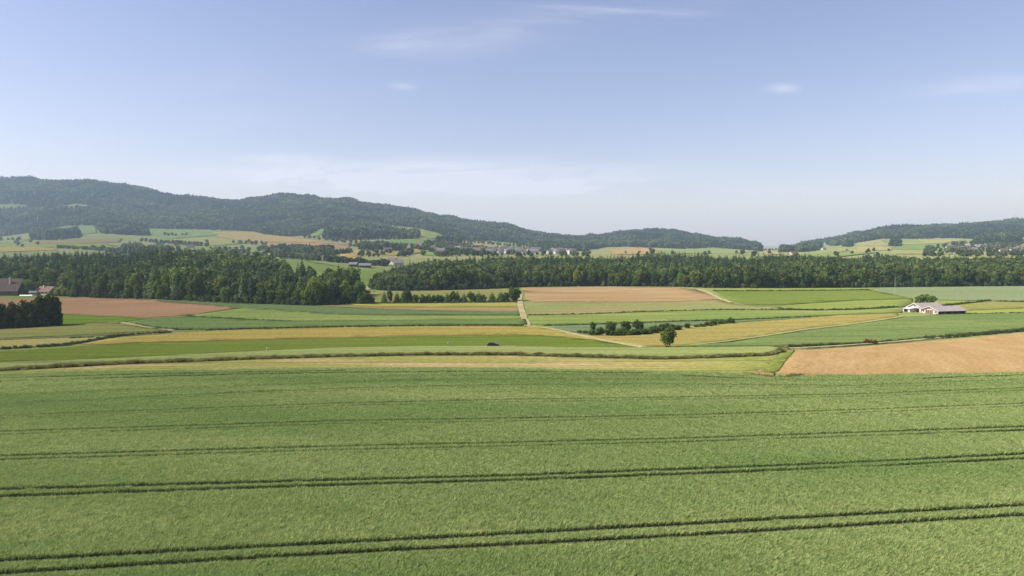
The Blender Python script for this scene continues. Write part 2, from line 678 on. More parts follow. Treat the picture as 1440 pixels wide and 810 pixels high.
def slab(name, pts, h, mat, sp, parent=None):
    """a sheet of crop following the ground, h high, with edges down to the ground"""
    n = len(pts)
    xs = [p[0] for p in pts]
    ys = [p[1] for p in pts]
    gx, gy = np.meshgrid(np.arange(min(xs), max(xs), sp), np.arange(min(ys), max(ys), sp))
    gx = (gx + RNG.uniform(-.25, .25, gx.shape) * sp).ravel()
    gy = (gy + RNG.uniform(-.25, .25, gy.shape) * sp).ravel()
    ins = inpoly(gx, gy, [(p[0], p[1]) for p in pts])
    verts = [Vector((p[0], p[1])) for p in pts] + [Vector((a_, b_)) for a_, b_ in zip(gx[ins], gy[ins])]
    r = delaunay_2d_cdt(verts, [(i, (i + 1) % n) for i in range(n)], [list(range(n))], 1, 0.01)
    v2 = np.array([(p.x, p.y) for p in r[0]])
    faces = [list(f) for f in r[2]]
    z = Hg(v2[:, 0], v2[:, 1]) + h
    # light unevenness of a growing crop
    v3 = np.column_stack([v2, z])
    edge = {}
    for f in faces:
        for i in range(len(f)):
            e = (f[i], f[(i + 1) % len(f)])
            edge[e] = 1
    bnd = [e for e in edge if (e[1], e[0]) not in edge]
    nb = len(v3)
    low = {}
    ex = []
    for e in bnd:
        for q in e:
            if q not in low:
                low[q] = nb + len(ex)
                ex.append((v3[q][0], v3[q][1], v3[q][2] - h - 0.4))
    if ex:
        v3 = np.vstack([v3, np.array(ex)])
    for a_, b_ in bnd:
        faces.append([b_, a_, low[a_], low[b_]])
    flat = [i for f in faces for i in f]
    cnt = [len(f) for f in faces]
    me = mesh_np(name, v3, flat, cnt, (mat,))
    o = link(name, me, parent)
    return o


def field(name, label, poly, h, mat, sp=8, step=12):
    FIELD_I[0] += 1
    hh = h + 0.006 * FIELD_I[0]
    px = dens(poly, step)
    pts = []
    for (u, v) in px:
        q = P(u, v)
        if not pts or (abs(pts[-1][0] - q.x) + abs(pts[-1][1] - q.y)) > 0.3:
            pts.append((q.x, q.y))
    o = slab(name, pts, hh, mat, sp)
    tag(o, label, kind='structure')
    return o


def fm(name, a_, b_, angle=0.0, row=0.0, **k):
    return field_mat(name, col(*a_), col(*b_), angle=angle, row=row, **k)


# --- the fields of the plain, near to far (places in the photograph, 1440 px wide)
WHEAT_EDGE = [(-260, 538), (-100, 533), (0, 529), (90, 526), (180, 524.5), (360, 521.5), (540, 519.5), (720, 520), (800, 522), (900, 524), (1000, 526),
              (1050, 527.5), (1075, 533), (1110, 534), (1135, 530), (1250, 529), (1440, 526), (1700, 524)]
BANDA_TOP = [(-260, 532), (-100, 527), (0, 523), (90, 518), (180, 513), (270, 510), (360, 506.5), (480, 503), (600, 501), (720, 501), (790, 503),
             (870, 505), (930, 506.5), (1000, 504.5), (1080, 501.5), (1098, 497)]
DITCH = [(u, v - 0.5) for u, v in BANDA_TOP]
B_TOP = [(-260, 519), (-100, 514), (0, 510.5), (90, 508), (180, 504), (360, 495), (480, 489.7), (600, 487.5), (720, 487), (800, 489), (900, 489.5), (1000, 489.5), (1080, 488), (1100, 490)]
C_TOP = [(-260, 500), (-100, 497), (0, 494), (50, 492), (100, 487.5), (150, 485.5), (200, 483), (270, 481), (360, 478.5), (480, 475.5), (600, 473), (720, 471.2),
         (760, 472), (800, 475), (840, 479), (880, 485.5), (897, 488.7)]
D_TOP = [(112, 485), (150, 477), (225, 471), (300, 466.5), (360, 464), (480, 460.8), (600, 459.2), (720, 458.7), (745, 460), (775, 463.3), (800, 467), (850, 474.5), (897, 487.5)]

field('field', 'narrow yellow-green field between the far edge of the big green crop and the weedy ditch', BANDA_TOP + [(1085, 512), (1068, 530), (1050, 529)] + [(u, v + 3) for u, v in WHEAT_EDGE[10::-1]],
      0.10, fm('barley_yellow', (186, 182, 104), (168, 176, 96), 0.05, 3.0, patch=30, cc=(0.33, 0.25, 0.12, 1)), 7)
field('field', 'pale green strip of crop just beyond the weedy ditch', B_TOP + [(1098, 496)] + [(u, v - 3) for u, v in BANDA_TOP[-2::-1]],
      0.30, fm('pale_strip', (178, 186, 116), (168, 180, 108), 0.03, 2.5, patch=26), 7)
field('field', 'vivid green strip with the dark car at its near edge', C_TOP + [(900, 489)] + [(u, v - 0.4) for u, v in B_TOP[-4::-1]],
      0.16, fm('vivid_green', (136, 150, 66), (122, 144, 58), 0.03, 2.5, patch=26, cc=col(140, 155, 70)), 7)
field('field', 'long ochre yellow strip ending at the gravel track', D_TOP + [(880, 485)] + [(u, v - 0.4) for u, v in C_TOP[-3:4:-1]],
      0.22, fm('ochre_strip', (198, 180, 96), (184, 178, 92), 0.03, 2.5, patch=34, cc=col(210, 178, 100)), 8)
field('field', 'straw-coloured wedge below the big dark hedge', [(-260, 482), (0, 479.5), (140, 474), (175, 471.5), (240, 467.5), (225, 470), (158, 474), (147, 477), (87, 486), (0, 491.5), (-260, 496)],
      0.20, fm('straw_wedge', (204, 190, 120), (190, 186, 108), 0.12, 2.2, patch=20), 7)
field('field', 'olive tan field directly below the big dark hedge', [(-260, 468), (0, 463.8), (75, 460), (120, 457.2), (155, 455.5), (170, 455.4), (214, 462.5), (240, 465), (175, 468.7), (140, 471), (0, 477), (-260, 480)],
      0.24, fm('olive_tan', (172, 168, 98), (160, 164, 92), 0.1, 2.4, patch=24), 7)
field('field', 'bright green grass field right of the big dark hedge', [(-260, 440), (0, 440), (82, 441.5), (217, 448), (172, 452.5), (150, 454), (120, 456), (80, 459), (0, 462), (-260, 466)],
      0.07, fm('bright_grass', (140, 164, 62), (128, 154, 56), 0.1, 3, patch=24), 8)
field('ploughed_field', 'reddish tan ploughed field behind the big dark hedge at the left', [(-260, 424), (0, 421), (80, 418), (150, 419), (210, 421.5), (275, 427.5), (340, 433.4), (262, 444), (217, 447), (82, 440.7), (0, 438.5), (-260, 438)],
      0.03, fm('reddish_soil', (196, 158, 118), (184, 146, 106), 0.35, 4, patch=40, cc=col(206, 164, 120), tram=False, grain=0.8, bump=.6), 10)
field('field', 'dark green strip tapering along the foot of the left wood', [(210, 421.3), (275, 424.5), (360, 428), (440, 430.5), (480, 432.3), (560, 436), (620, 437.8), (733, 439.3), (733, 443.6), (540, 443.6), (480, 442), (400, 436.5), (345, 432.8), (275, 427.3)],
      0.35, fm('blue_green', (132, 152, 96), (122, 146, 90), -0.2, 4, patch=40), 10)
field('field', 'thin pinkish strip beyond the dark green strip', [(445, 428.6), (520, 431.2), (600, 432.3), (733, 432), (733, 439), (620, 437.3), (560, 435.5), (480, 431.7)],
      0.10, fm('pink_strip', (186, 160, 112), (196, 172, 118), 0, 3, patch=40), 12)
field('field', 'yellow flowering strip below the low row of trees', [(492, 428), (620, 427), (733, 425.5), (733, 431.7), (600, 432), (520, 430.9)],
      0.15, fm('yellow_strip', (200, 194, 98), (184, 186, 92), 0, 3, patch=40), 12)
field('field', 'light green strips in the middle of the plain left of the gravel road', [(264, 445), (341, 433.9), (400, 437.2), (480, 442.7), (540, 444.2), (733, 444.2), (738, 449), (600, 450.2), (420, 452.5), (360, 450.2), (300, 447)],
      0.18, fm('light_green', (168, 180, 102), (150, 170, 92), 0.0, 3.2, patch=30, rowc=0.08), 9)
field('field', 'mid green cereal field in the middle of the plain left of the gravel road', [(174, 453.7), (217, 449), (264, 445.7), (300, 447.6), (360, 450.9), (420, 453.2), (600, 450.9), (739, 449.7), (742, 457.8), (600, 458), (480, 459.5), (360, 462.3), (285, 464.7), (250, 464.2), (215, 461.5)],
      0.45, fm('mid_green', (134, 156, 88), (124, 150, 84), 0.0, 4.0, patch=30, rowc=0.1), 9)
# right of the road
field('ploughed_field', 'wide tan ploughed field in front of the middle of the wood', [(734, 405), (845, 403), (945, 404.3), (980, 407.5), (996, 413), (1012, 421.5), (945, 424.7), (845, 425.2), (748, 424.8), (740, 420)],
      0.03, fm('tan_soil', (206, 172, 122), (192, 158, 110), 0.1, 5, patch=60, cc=col(212, 182, 134), tram=False, grain=0.8, bump=.6), 14)
field('field', 'pale green field with tan stripes below the wide ploughed field', [(739, 425.5), (845, 425.8), (945, 425.3), (1015, 422.5), (1030, 427), (1050, 430.5), (1098, 432), (1100, 436), (1000, 436.3), (900, 439.3), (830, 442), (743, 444)],
      0.2, fm('pale_striped', (158, 172, 104), (174, 176, 108), 0.12, 5, patch=40, rowc=0.12, cc=col(186, 170, 118)), 10)
field('field', 'fresh green field behind the hedge with four round trees', [(743, 444.6), (830, 442.6), (900, 439.9), (1000, 436.9), (1100, 436.6), (1180, 437.2), (1240, 434.5), (1272, 433), (1268, 440), (1180, 443.5), (1120, 447), (1030, 450), (950, 452.3), (860, 455.6), (765, 458.3), (744, 456)],
      0.3, fm('fresh_green', (158, 174, 92), (146, 168, 90), 0.12, 3.5, patch=40, rowc=0.08, cc=col(170, 180, 100)), 10)
field('field', 'blue-green strip just behind the hedge with four round trees', [(768, 459), (860, 456.4), (950, 453.1), (1030, 450.8), (1140, 446.5), (1200, 444), (1200, 444.6), (1100, 450), (1030, 454.4), (970, 458), (900, 464), (860, 469), (815, 469.5)],
      0.12, fm('blue_strip', (142, 160, 116), (134, 152, 104), 0.1, 3, patch=30), 8)
field('field', 'tan-ochre field behind the lone tree', [(812, 470.5), (860, 472.5), (920, 469.5), (960, 462), (1030, 454.8), (1100, 450.4), (1180, 443.8), (1262, 441.6), (1264, 445.8), (1200, 455.4), (1130, 462.6), (1080, 471.4), (1020, 480.4), (960, 486.8), (907, 488.2), (860, 479.5)],
      0.16, fm('tan_ochre', (194, 171, 104), (184, 172, 98), 0.15, 2.8, patch=30, cc=col(184, 176, 96)), 8)
field('field', 'broad blue-green cereal field below the white barn', [(960, 488.6), (1030, 483.4), (1080, 474.8), (1200, 458.8), (1275, 447.5), (1310, 444), (1440, 441.5), (1700, 436), (1700, 450), (1440, 463.5), (1380, 469), (1330, 474), (1255, 481), (1217, 484), (1105, 488), (1000, 489.3)],
      0.5, fm('cereal_blue', (146, 162, 94), (130, 152, 88), 0.2, 5, patch=30, rowc=0.1, cc=col(124, 146, 84)), 8)
field('ploughed_field', 'pale orange ploughed field in front of the blue-green cereal at the right', [(1119, 493.5), (1200, 489.5), (1270, 483.5), (1360, 476), (1440, 469), (1700, 449), (1700, 526), (1440, 529), (1130, 531), (1094, 525), (1105, 509)],
      0.03, fm('orange_soil', (206, 173, 122), (196, 163, 110), 1.1, 2.5, patch=14, rowc=0.02, cc=col(208, 178, 124), tram=False, grain=0.8, bump=.6), 6)
field('field', 'grass verge between the ditch end and the pale orange ploughed field', [(1102, 492.5), (1118, 493.5), (1104, 509), (1093, 525), (1070, 524), (1086, 509)],
      0.12, fm('verge_green', (160, 166, 82), (146, 160, 78), 0.8, 1.5, patch=6), 4)
field('field', 'grass green field in front of the wood right of the grassy track', [(1006, 410), (1150, 409.3), (1222, 408.4), (1246, 412), (1275, 418.5), (1283, 420.3), (1200, 422.7), (1100, 429.3), (1052, 429.5), (1032, 425), (1015, 416)],
      0.2, fm('grass_green', (144, 160, 76), (134, 152, 70), 0.2, 4, patch=60), 14)
field('field', 'light strip along the foot of the wood', [(986, 406), (1240, 405), (1225, 407.8), (1150, 408.7), (1004, 409.3)],
      0.1, fm('edge_strip', (176, 186, 104), (166, 180, 96), 0.0, 4, patch=60), 16)
field('field', 'grey-green field along the wood beyond the barn', [(1228, 407.6), (1242, 405), (1350, 404), (1440, 403), (1700, 400), (1700, 424), (1440, 424.6), (1390, 423.4), (1320, 422.6), (1285, 419.3), (1262, 415.5)],
      0.4, fm('grey_green', (158, 170, 122), (148, 164, 112), 0.1, 5, patch=60, rowc=0.06), 14)
field('field', 'light green wedge left of the round tree behind the barn', [(1052, 430.3), (1100, 430), (1200, 423.4), (1284, 421), (1283, 426), (1271, 432), (1180, 436.5), (1104, 436)],
      0.12, fm('light_wedge', (166, 178, 92), (158, 172, 88), 0.15, 4, patch=40), 12)
field('field', 'light strip behind the barn below the grey-green field', [(1316, 423), (1388, 424), (1325, 430.5), (1300, 430)],
      0.1, fm('barn_strip', (172, 182, 98), (164, 176, 92), 0.1, 4, patch=40), 12)
field('field', 'olive green field right of the barn', [(1330, 431.4), (1392, 424.4), (1440, 425.4), (1700, 424.8), (1700, 430), (1440, 433.6), (1365, 436.6), (1340, 434)],
      0.2, fm('olive_field', (160, 166, 90), (170, 168, 96), 0.1, 4, patch=40, cc=col(186, 164, 100)), 12)
field('field', 'bright yellow-green strip at the foot of the barn', [(1316, 443.2), (1355, 438.5), (1440, 434.4), (1700, 430.8), (1700, 435), (1440, 440.7), (1318, 444)],
      0.12, fm('foot_strip', (178, 186, 86), (168, 178, 84), 0.1, 3, patch=30), 8)
field('field', 'olive field between the low row of trees and the wood', [(517, 411.5), (600, 409.5), (720, 406.3), (727, 407), (732, 414), (731, 424.3), (620, 426), (525, 427), (507, 425.5)],
      0.2, fm('olive_behind', (170, 168, 104), (156, 160, 92), 0.05, 5, patch=50), 14)
field('meadow', 'green meadow rising through the gap between the two woods', [(392, 361), (430, 366), (470, 373.5), (495, 378.5), (540, 378.5), (548, 386), (522, 403.5), (505, 411), (450, 411), (415, 406), (388, 392)],
      0.2, fm('gap_meadow', (150, 170, 92), (140, 162, 84), 0.2, 7, patch=80), 20)
field('field', 'sandy bare patch where the ditch meets the near crop', [(1068, 522), (1080, 524), (1090, 525.5), (1088, 529.5), (1070, 530.5), (1062, 529)],
      0.06, fm('sand', (206, 176, 118), (190, 166, 108), 0, 2, patch=5), 3)

# --- fields on the far slopes
FAR = [
    ([(78, 318), (133, 317), (137, 328), (112, 330), (80, 329)], (150, 172, 104)),
    ([(192, 321.5), (300, 323), (355, 325.5), (310, 331), (240, 336.5), (214, 334)], (158, 174, 108)),
    ([(300, 327), (365, 326), (400, 332), (470, 340), (360, 341), (310, 337)], (206, 178, 116)),
    ([(240, 337), (305, 333), (360, 341.5), (300, 346), (230, 345)], (184, 182, 112)),
    ([(372, 342.5), (440, 340.8), (492, 344.5), (492, 349.5), (440, 348.5), (375, 347.3)], (204, 160, 124)),
    ([(60, 338), (172, 335.5), (168, 341), (110, 343), (40, 342)], (172, 158, 112)),
    ([(0, 343), (150, 343), (172, 349), (165, 352), (80, 348), (-100, 346)], (166, 178, 84)),
    ([(-60, 347), (75, 348), (80, 352), (0, 355), (-60, 356)], (206, 182, 108)),
    ([(-100, 339), (40, 337), (30, 341), (-100, 344)], (178, 180, 118)),
    ([(448, 322), (470, 316), (478, 318), (458, 328), (445, 334), (432, 334)], (156, 174, 94)),
    ([(535, 317), (575, 320), (600, 326), (590, 328), (560, 325), (545, 321)], (178, 178, 100)),
    ([(592, 323), (615, 327), (642, 338), (600, 336), (592, 331)], (170, 178, 98)),
    ([(545, 338), (592, 337), (640, 343), (592, 344), (548, 344)], (140, 166, 98)),
    ([(584, 341.5), (640, 344.5), (678, 350), (668, 354.5), (618, 353), (590, 348)], (206, 162, 124)),
    ([(500, 353), (560, 347), (620, 353), (560, 360), (505, 359)], (190, 176, 108)),
    ([(478, 358), (510, 357), (505, 367), (480, 366)], (212, 176, 104)),
    ([(655, 340), (720, 343), (742, 348), (700, 352), (680, 349), (650, 344)], (192, 182, 126)),
    ([(856, 351), (912, 349), (915, 358), (862, 358)], (210, 176, 122)),
    ([(930, 352), (1010, 349.5), (1070, 353), (1040, 357), (935, 357)], (168, 178, 114)),
    ([(915, 352), (930, 353), (930, 358), (914, 359)], (176, 172, 112)),
    ([(1072, 351), (1094, 351.5), (1096, 358), (1074, 358)], (206, 186, 134)),
    ([(1160, 350), (1215, 344), (1240, 347), (1180, 355), (1130, 358)], (176, 178, 116)),
    ([(1200, 344), (1300, 337), (1360, 338), (1330, 342), (1225, 346)], (190, 182, 120)),
    ([(1260, 345), (1330, 342.5), (1360, 346), (1340, 352), (1250, 351)], (150, 168, 98)),
    ([(1340, 347), (1395, 344), (1440, 345), (1440, 352), (1345, 352)], (186, 172, 118)),
    ([(1422, 338), (1500, 333), (1500, 338), (1424, 341)], (194, 178, 118)),
    ([(690, 338), (742, 343), (775, 349), (745, 351), (700, 344)], (166, 176, 110)),
    ([(520, 340.5), (590, 345.5), (585, 349), (520, 347)], (196, 178, 120)),
    ([(395, 349), (480, 352), (478, 357), (400, 356)], (188, 184, 112)),
    ([(250, 347), (370, 349), (380, 356), (260, 356)], (162, 176, 108)),
    ([(600, 355), (640, 356), (630, 361), (596, 360)], (150, 170, 100)),
    ([(-100, 331), (-30, 333), (-40, 338), (-100, 338)], (160, 172, 110)),
    ([(1205, 347.5), (1250, 347), (1255, 352), (1195, 354)], (198, 184, 128)),
    ([(1240, 337.5), (1290, 336.8), (1296, 341), (1245, 342.5)], (166, 172, 110)),
    ([(1100, 359.5), (1160, 356), (1230, 356), (1180, 362), (1110, 364)], (164, 176, 108)),
    ([(1270, 353), (1335, 353), (1340, 358), (1260, 358)], (188, 180, 120)),
    ([(84, 290), (105, 287.5), (128, 291), (124, 295), (95, 295)], (170, 170, 120)),
    ([(-60, 289), (0, 288), (18, 287.5), (42, 291), (30, 294.5), (-40, 296)], (156, 170, 112)),
]
LBL = {0: 'light green pasture patch on the far slope', 2: 'tan strip on the far slope below the long wooded hill'}
for i, (poly, c_) in enumerate(FAR):
    FIELD_I[0] += 1
    pts = []
    for (u, v) in dens(poly, 8):
        q = P(u, v)
        pts.append((q.x, q.y))
    c2 = tuple(max(0, min(255, q + d)) for q, d in zip(c_, (-12, -3, -12)))
    o = slab('far_field', pts, 0.9 + 0.02 * i, field_mat('far_crop', col(*c_), col(*c2), patch=120, grain=7, angle=random.uniform(-.6, .6), row=14, rowc=0.06, bump=0.1), 30)
    tone = 'pinkish tan' if c_[0] > 200 and c_[2] > 118 else 'tan yellow' if c_[0] > 185 else 'olive' if c_[0] > 170 else 'green'
    side = 'on the slope below the long wooded hill' if poly[0][0] < 820 else 'below the low hill in the middle distance' if poly[0][0] < 1090 else 'on the slope below the wooded hill at the right'
    tag(o, f'small {tone} field {side}', kind='structure')


# ------------------------------------------------------------------ tracks
def ribbon(name, label, px, w, mat, up=0.5, kind='structure', step=10):
    pts = [P(u, v) for (u, v) in densline(px, step)]
    L_, R_ = [], []
    for i, p in enumerate(pts):
        t = pts[min(i + 1, len(pts) - 1)] - pts[max(i - 1, 0)]
        t.z = 0
        t.normalize()
        n_ = Vector((-t.y, t.x, 0))
        ww = w * (1 + 0.12 * math.sin(i * 1.7)) / 2
        L_.append(p + n_ * ww)
        R_.append(p - n_ * ww)
    vs, fs = [], []
    for a_, b_ in zip(L_, R_):
        za, zb = float(Hg(a_.x, a_.y)), float(Hg(b_.x, b_.y))
        n_ = (a_ - b_).normalized() * 0.5
        vs += [(a_.x + n_.x, a_.y + n_.y, za - 0.3), (a_.x, a_.y, za + up), (b_.x, b_.y, zb + up), (b_.x - n_.x, b_.y - n_.y, zb - 0.3)]
    for i in range(len(pts) - 1):
        for k_ in range(3):
            fs.append((i * 4 + k_, i * 4 + k_ + 1, i * 4 + k_ + 5, i * 4 + k_ + 4))
    me = bpy.data.meshes.new(name)
    me.from_pydata(vs, [], fs)
    me.materials.append(mat)
    me.update()
    o = link(name, me)
    tag(o, label, kind=kind)
    return o


def densline(px, step):
    out = []
    for a_, b_ in zip(px[:-1], px[1:]):
        m = max(1, int(math.hypot(b_[0] - a_[0], b_[1] - a_[1]) / step))
        for j in range(m):
            out.append((a_[0] + (b_[0] - a_[0]) * j / m, a_[1] + (b_[1] - a_[1]) * j / m))
    out.append(px[-1])
    return out


ribbon('gravel_road', 'pale gravel farm road running down from the low row of trees', [(732, 414), (731, 420), (732, 430), (735, 440), (738, 450), (742, 459.5)], 3.4, M['track'], step=3)
ribbon('farm_track', 'pale gravel track running past the four round trees', [(742, 459.5), (765, 461.5), (785, 465), (808, 470.5), (850, 479.5), (880, 484.8), (907, 489.3)], 2.2, M['track'], 0.42, step=5)
ribbon('farm_track', 'grassy light track climbing to the white barn', [(940, 488.8), (970, 487.2), (1020, 481.6), (1080, 472.8), (1130, 464.6), (1200, 456.6), (1240, 450.5), (1268, 446), (1300, 444.5)], 2.2, M['track_grass'], 0.5, step=5)
ribbon('farm_track', 'pale track above the pale orange ploughed field', [(1098, 491.6), (1130, 491.2), (1180, 488.2), (1215, 485.6), (1260, 482.2), (1330, 475.4), (1372, 471.4)], 2.0, M['track'], 0.6, step=5)
ribbon('farm_track', 'light track slanting past the right end of the wide ploughed field', [(982, 406.5), (996, 411.5), (1012, 420), (1028, 426)], 3.0, M['track'], 0.35, step=3)
ribbon('farm_track', 'light grassy track below the big dark hedge', [(-200, 481), (0, 478.3), (70, 475.5), (140, 472.2), (175, 470), (240, 466.2), (290, 465.2)], 1.6, M['track_grass'], 0.42, step=6)
ribbon('farm_track', 'light track bending round the corner of the mid green cereal field', [(120, 456.8), (150, 455.2), (172, 454.2), (190, 457.5), (215, 462.3), (245, 465.4)], 1.6, M['track'], 0.5, step=4)
ribbon('farm_track', 'short sandy track at the corner of the near crop', [(1068, 521.5), (1080, 523.5), (1090, 524), (1098, 525)], 1.2, M['track'], 0.2, step=3)
ribbon('farm_track', 'pale track leading into the gap between the two woods', [(502, 411.5), (512, 409), (516, 407), (520, 403)], 5, M['track'], 0.45, step=3)

# ------------------------------------------------------------------ plants: meshes
def quads(cen, nrm, size, aspect=1.0, bend=0.0):
    """leaf clumps: one small quad at each centre, facing nrm, turned at random"""
    n = len(cen)
    nrm = nrm / np.maximum(np.linalg.norm(nrm, axis=1, keepdims=True), 1e-6)
    r = RNG.normal(size=(n, 3))
    a_ = np.cross(nrm, r)
    a_ /= np.maximum(np.linalg.norm(a_, axis=1, keepdims=True), 1e-6)
    b_ = np.cross(nrm, a_)
    s = size.reshape(-1, 1)
    v = np.stack([cen - a_ * s - b_ * s * aspect, cen + a_ * s * RNG.uniform(.5, 1.1, (n, 1)) - b_ * s * aspect * .8,
                  cen + a_ * s + b_ * s * aspect, cen - a_ * s * RNG.uniform(.5, 1.1, (n, 1)) + b_ * s * aspect * .8], 1)
    return v.reshape(-1, 3)


def leafmesh(name, v, mat):
    n = len(v) // 4
    return mesh_np(name, v, np.arange(4 * n), np.full(n, 4), (mat,))


def broad_crown(name, n, mat, lobes=13, r=0.34, low=0.18, size=0.04, seed=0, flat=1.0, spread=0.62):
    """unit-high broadleaf crown made of lobes of leaf clumps, top at z=1"""
    rs = np.random.default_rng(seed)
    zc = (1 + low) / 2
    hh = (1 - low) / 2
    L_ = []
    for i in range(lobes):
        t = rs.uniform(0, 2 * math.pi)
        ph = rs.uniform(-0.85, 1)
        rr = math.sqrt(max(0, 1 - ph * ph)) * spread
        L_.append((math.cos(t) * rr * r, math.sin(t) * rr * r, zc + ph * hh * 0.60, rs.uniform(0.30, 0.50) * hh))
    L_.append((0, 0, zc, hh * 0.6))
    L_ = np.array(L_)
    wgt = L_[:, 3] ** 2
    pick = rs.choice(len(L_), n, p=wgt / wgt.sum())
    d = rs.normal(size=(n, 3))
    d /= np.linalg.norm(d, axis=1, keepdims=True)
    rad = L_[pick, 3] * rs.uniform(0.72, 1.06, n)
    squash = np.array([1, 1, 0.85 * flat])
    c = L_[pick, :3] + d * rad[:, None] * squash * np.array([r / hh if r < hh else 1, r / hh if r < hh else 1, 1])
    z0_, z1_ = np.percentile(c[:, 2], 0.6), np.percentile(c[:, 2], 99.4)
    c[:, 2] = low + (c[:, 2] - z0_) / (z1_ - z0_) * (1 - low)
    nr = d + rs.normal(size=(n, 3)) * 0.55
    sz = size * rs.uniform(0.6, 1.35, n)
    return leafmesh(name, quads(c, nr, sz), mat)


def conifer_crown(name, n, mat, r=0.17, low=0.08, size=0.035, seed=0):
    rs = np.random.default_rng(seed)
    z = low + (1 - low) * (1 - np.sqrt(rs.uniform(0, 1, n)) * 0.999)
    z = np.minimum(z, 1)
    tier = 16
    zq = np.round(z * tier) / tier
    z = z * 0.45 + zq * 0.55 + rs.uniform(-.01, .01, n)
    prof = ((1 - z) / (1 - low)) ** 0.85 * r + 0.006
    t = rs.uniform(0, 2 * math.pi, n)
    prof *= 1 + 0.22 * np.sin(t * 5 + zq * 40 + seed)
    q = rs.uniform(0.45, 1.08, n) ** 0.7
    c = np.column_stack([np.cos(t) * prof * q, np.sin(t) * prof * q, z - 0.12 * prof * q * 2])
    nr = np.column_stack([np.cos(t) * .8, np.sin(t) * .8, np.full(n, 0.65)]) + rs.normal(size=(n, 3)) * .35
    sz = size * rs.uniform(.6, 1.2, n) * np.clip(prof / r * 1.2 + .25, .3, 1)
    return leafmesh(name, quads(c, nr, sz, 0.6), mat)


def trunk_mesh(name, seed=0, top=0.72, r=0.022, conifer=False):
    rs = random.Random(seed)
    mb = MB()
    pts = [(0, 0, -0.03), (0.004, 0, 0.1), (0.012 * rs.uniform(-1, 1), 0.01 * rs.uniform(-1, 1), top * .5), (0.02 * rs.uniform(-1, 1), 0.02 * rs.uniform(-1, 1), top)]
    mb.tube(pts, [r * 1.3, r, r * .75, r * .3], 7)
    if not conifer:
        for i in range(5):
            w = rs.uniform(0, 6.28)
            z0 = rs.uniform(.25, .5)
            mb.tube([(0, 0, z0), (math.cos(w) * .09, math.sin(w) * .09, z0 + .12), (math.cos(w) * .2, math.sin(w) * .2, z0 + .26)], [r * .55, r * .4, r * .15], 5)
    me = bpy.data.meshes.new(name)
    me.from_pydata(mb.v, [], mb.f)
    me.materials.append(M['bark'])
    me.update()
    return me


BROAD = [broad_crown('crown', 1500, M['leaf_near'], lobes=11 + 2 * i, r=0.33 + 0.02 * (i % 3), low=[.16, .10, .2, .12, .06, .15][i], size=0.030, seed=20 + i) for i in range(6)]
BUSHC = [broad_crown('foliage', 1100, M['leaf_near'], lobes=9 + i, r=0.55, low=0.0, size=0.045, seed=50 + i, spread=.7) for i in range(4)]
CONI = [conifer_crown('crown', 1300, M['leaf_conifer'], r=0.15 + 0.02 * i, low=0.05 + .03 * i, size=0.030, seed=80 + i) for i in range(4)]
POPL = [conifer_crown('crown', 900, M['leaf_near'], r=0.24 + .03 * i, low=0.03, size=0.038, seed=90 + i) for i in range(3)]
TRK = [trunk_mesh('trunk', i) for i in range(3)]
TRKC = [trunk_mesh('trunk', 9 + i, top=.9, r=.012, conifer=True) for i in range(2)]
TALLY = {}


def plant(name, cat, label, group, x, y, h, crown, trunk, wide=1.0, colr=(1, 1, 1), rz=None, sink=0.0, part='crown'):
    z = float(Hg(x, y)) - sink
    e = empty(name, (x, y, z), random.uniform(0, 6.28) if rz is None else rz)
    tag(e, label, cat, group)
    o = link(part, crown, e)
    o.scale = (h * wide, h * wide, h)
    o.color = (colr[0], colr[1], colr[2], 1)
    if trunk:
        t = link('trunk', trunk, e)
        t.scale = (h * wide, h * wide, h)
    return e


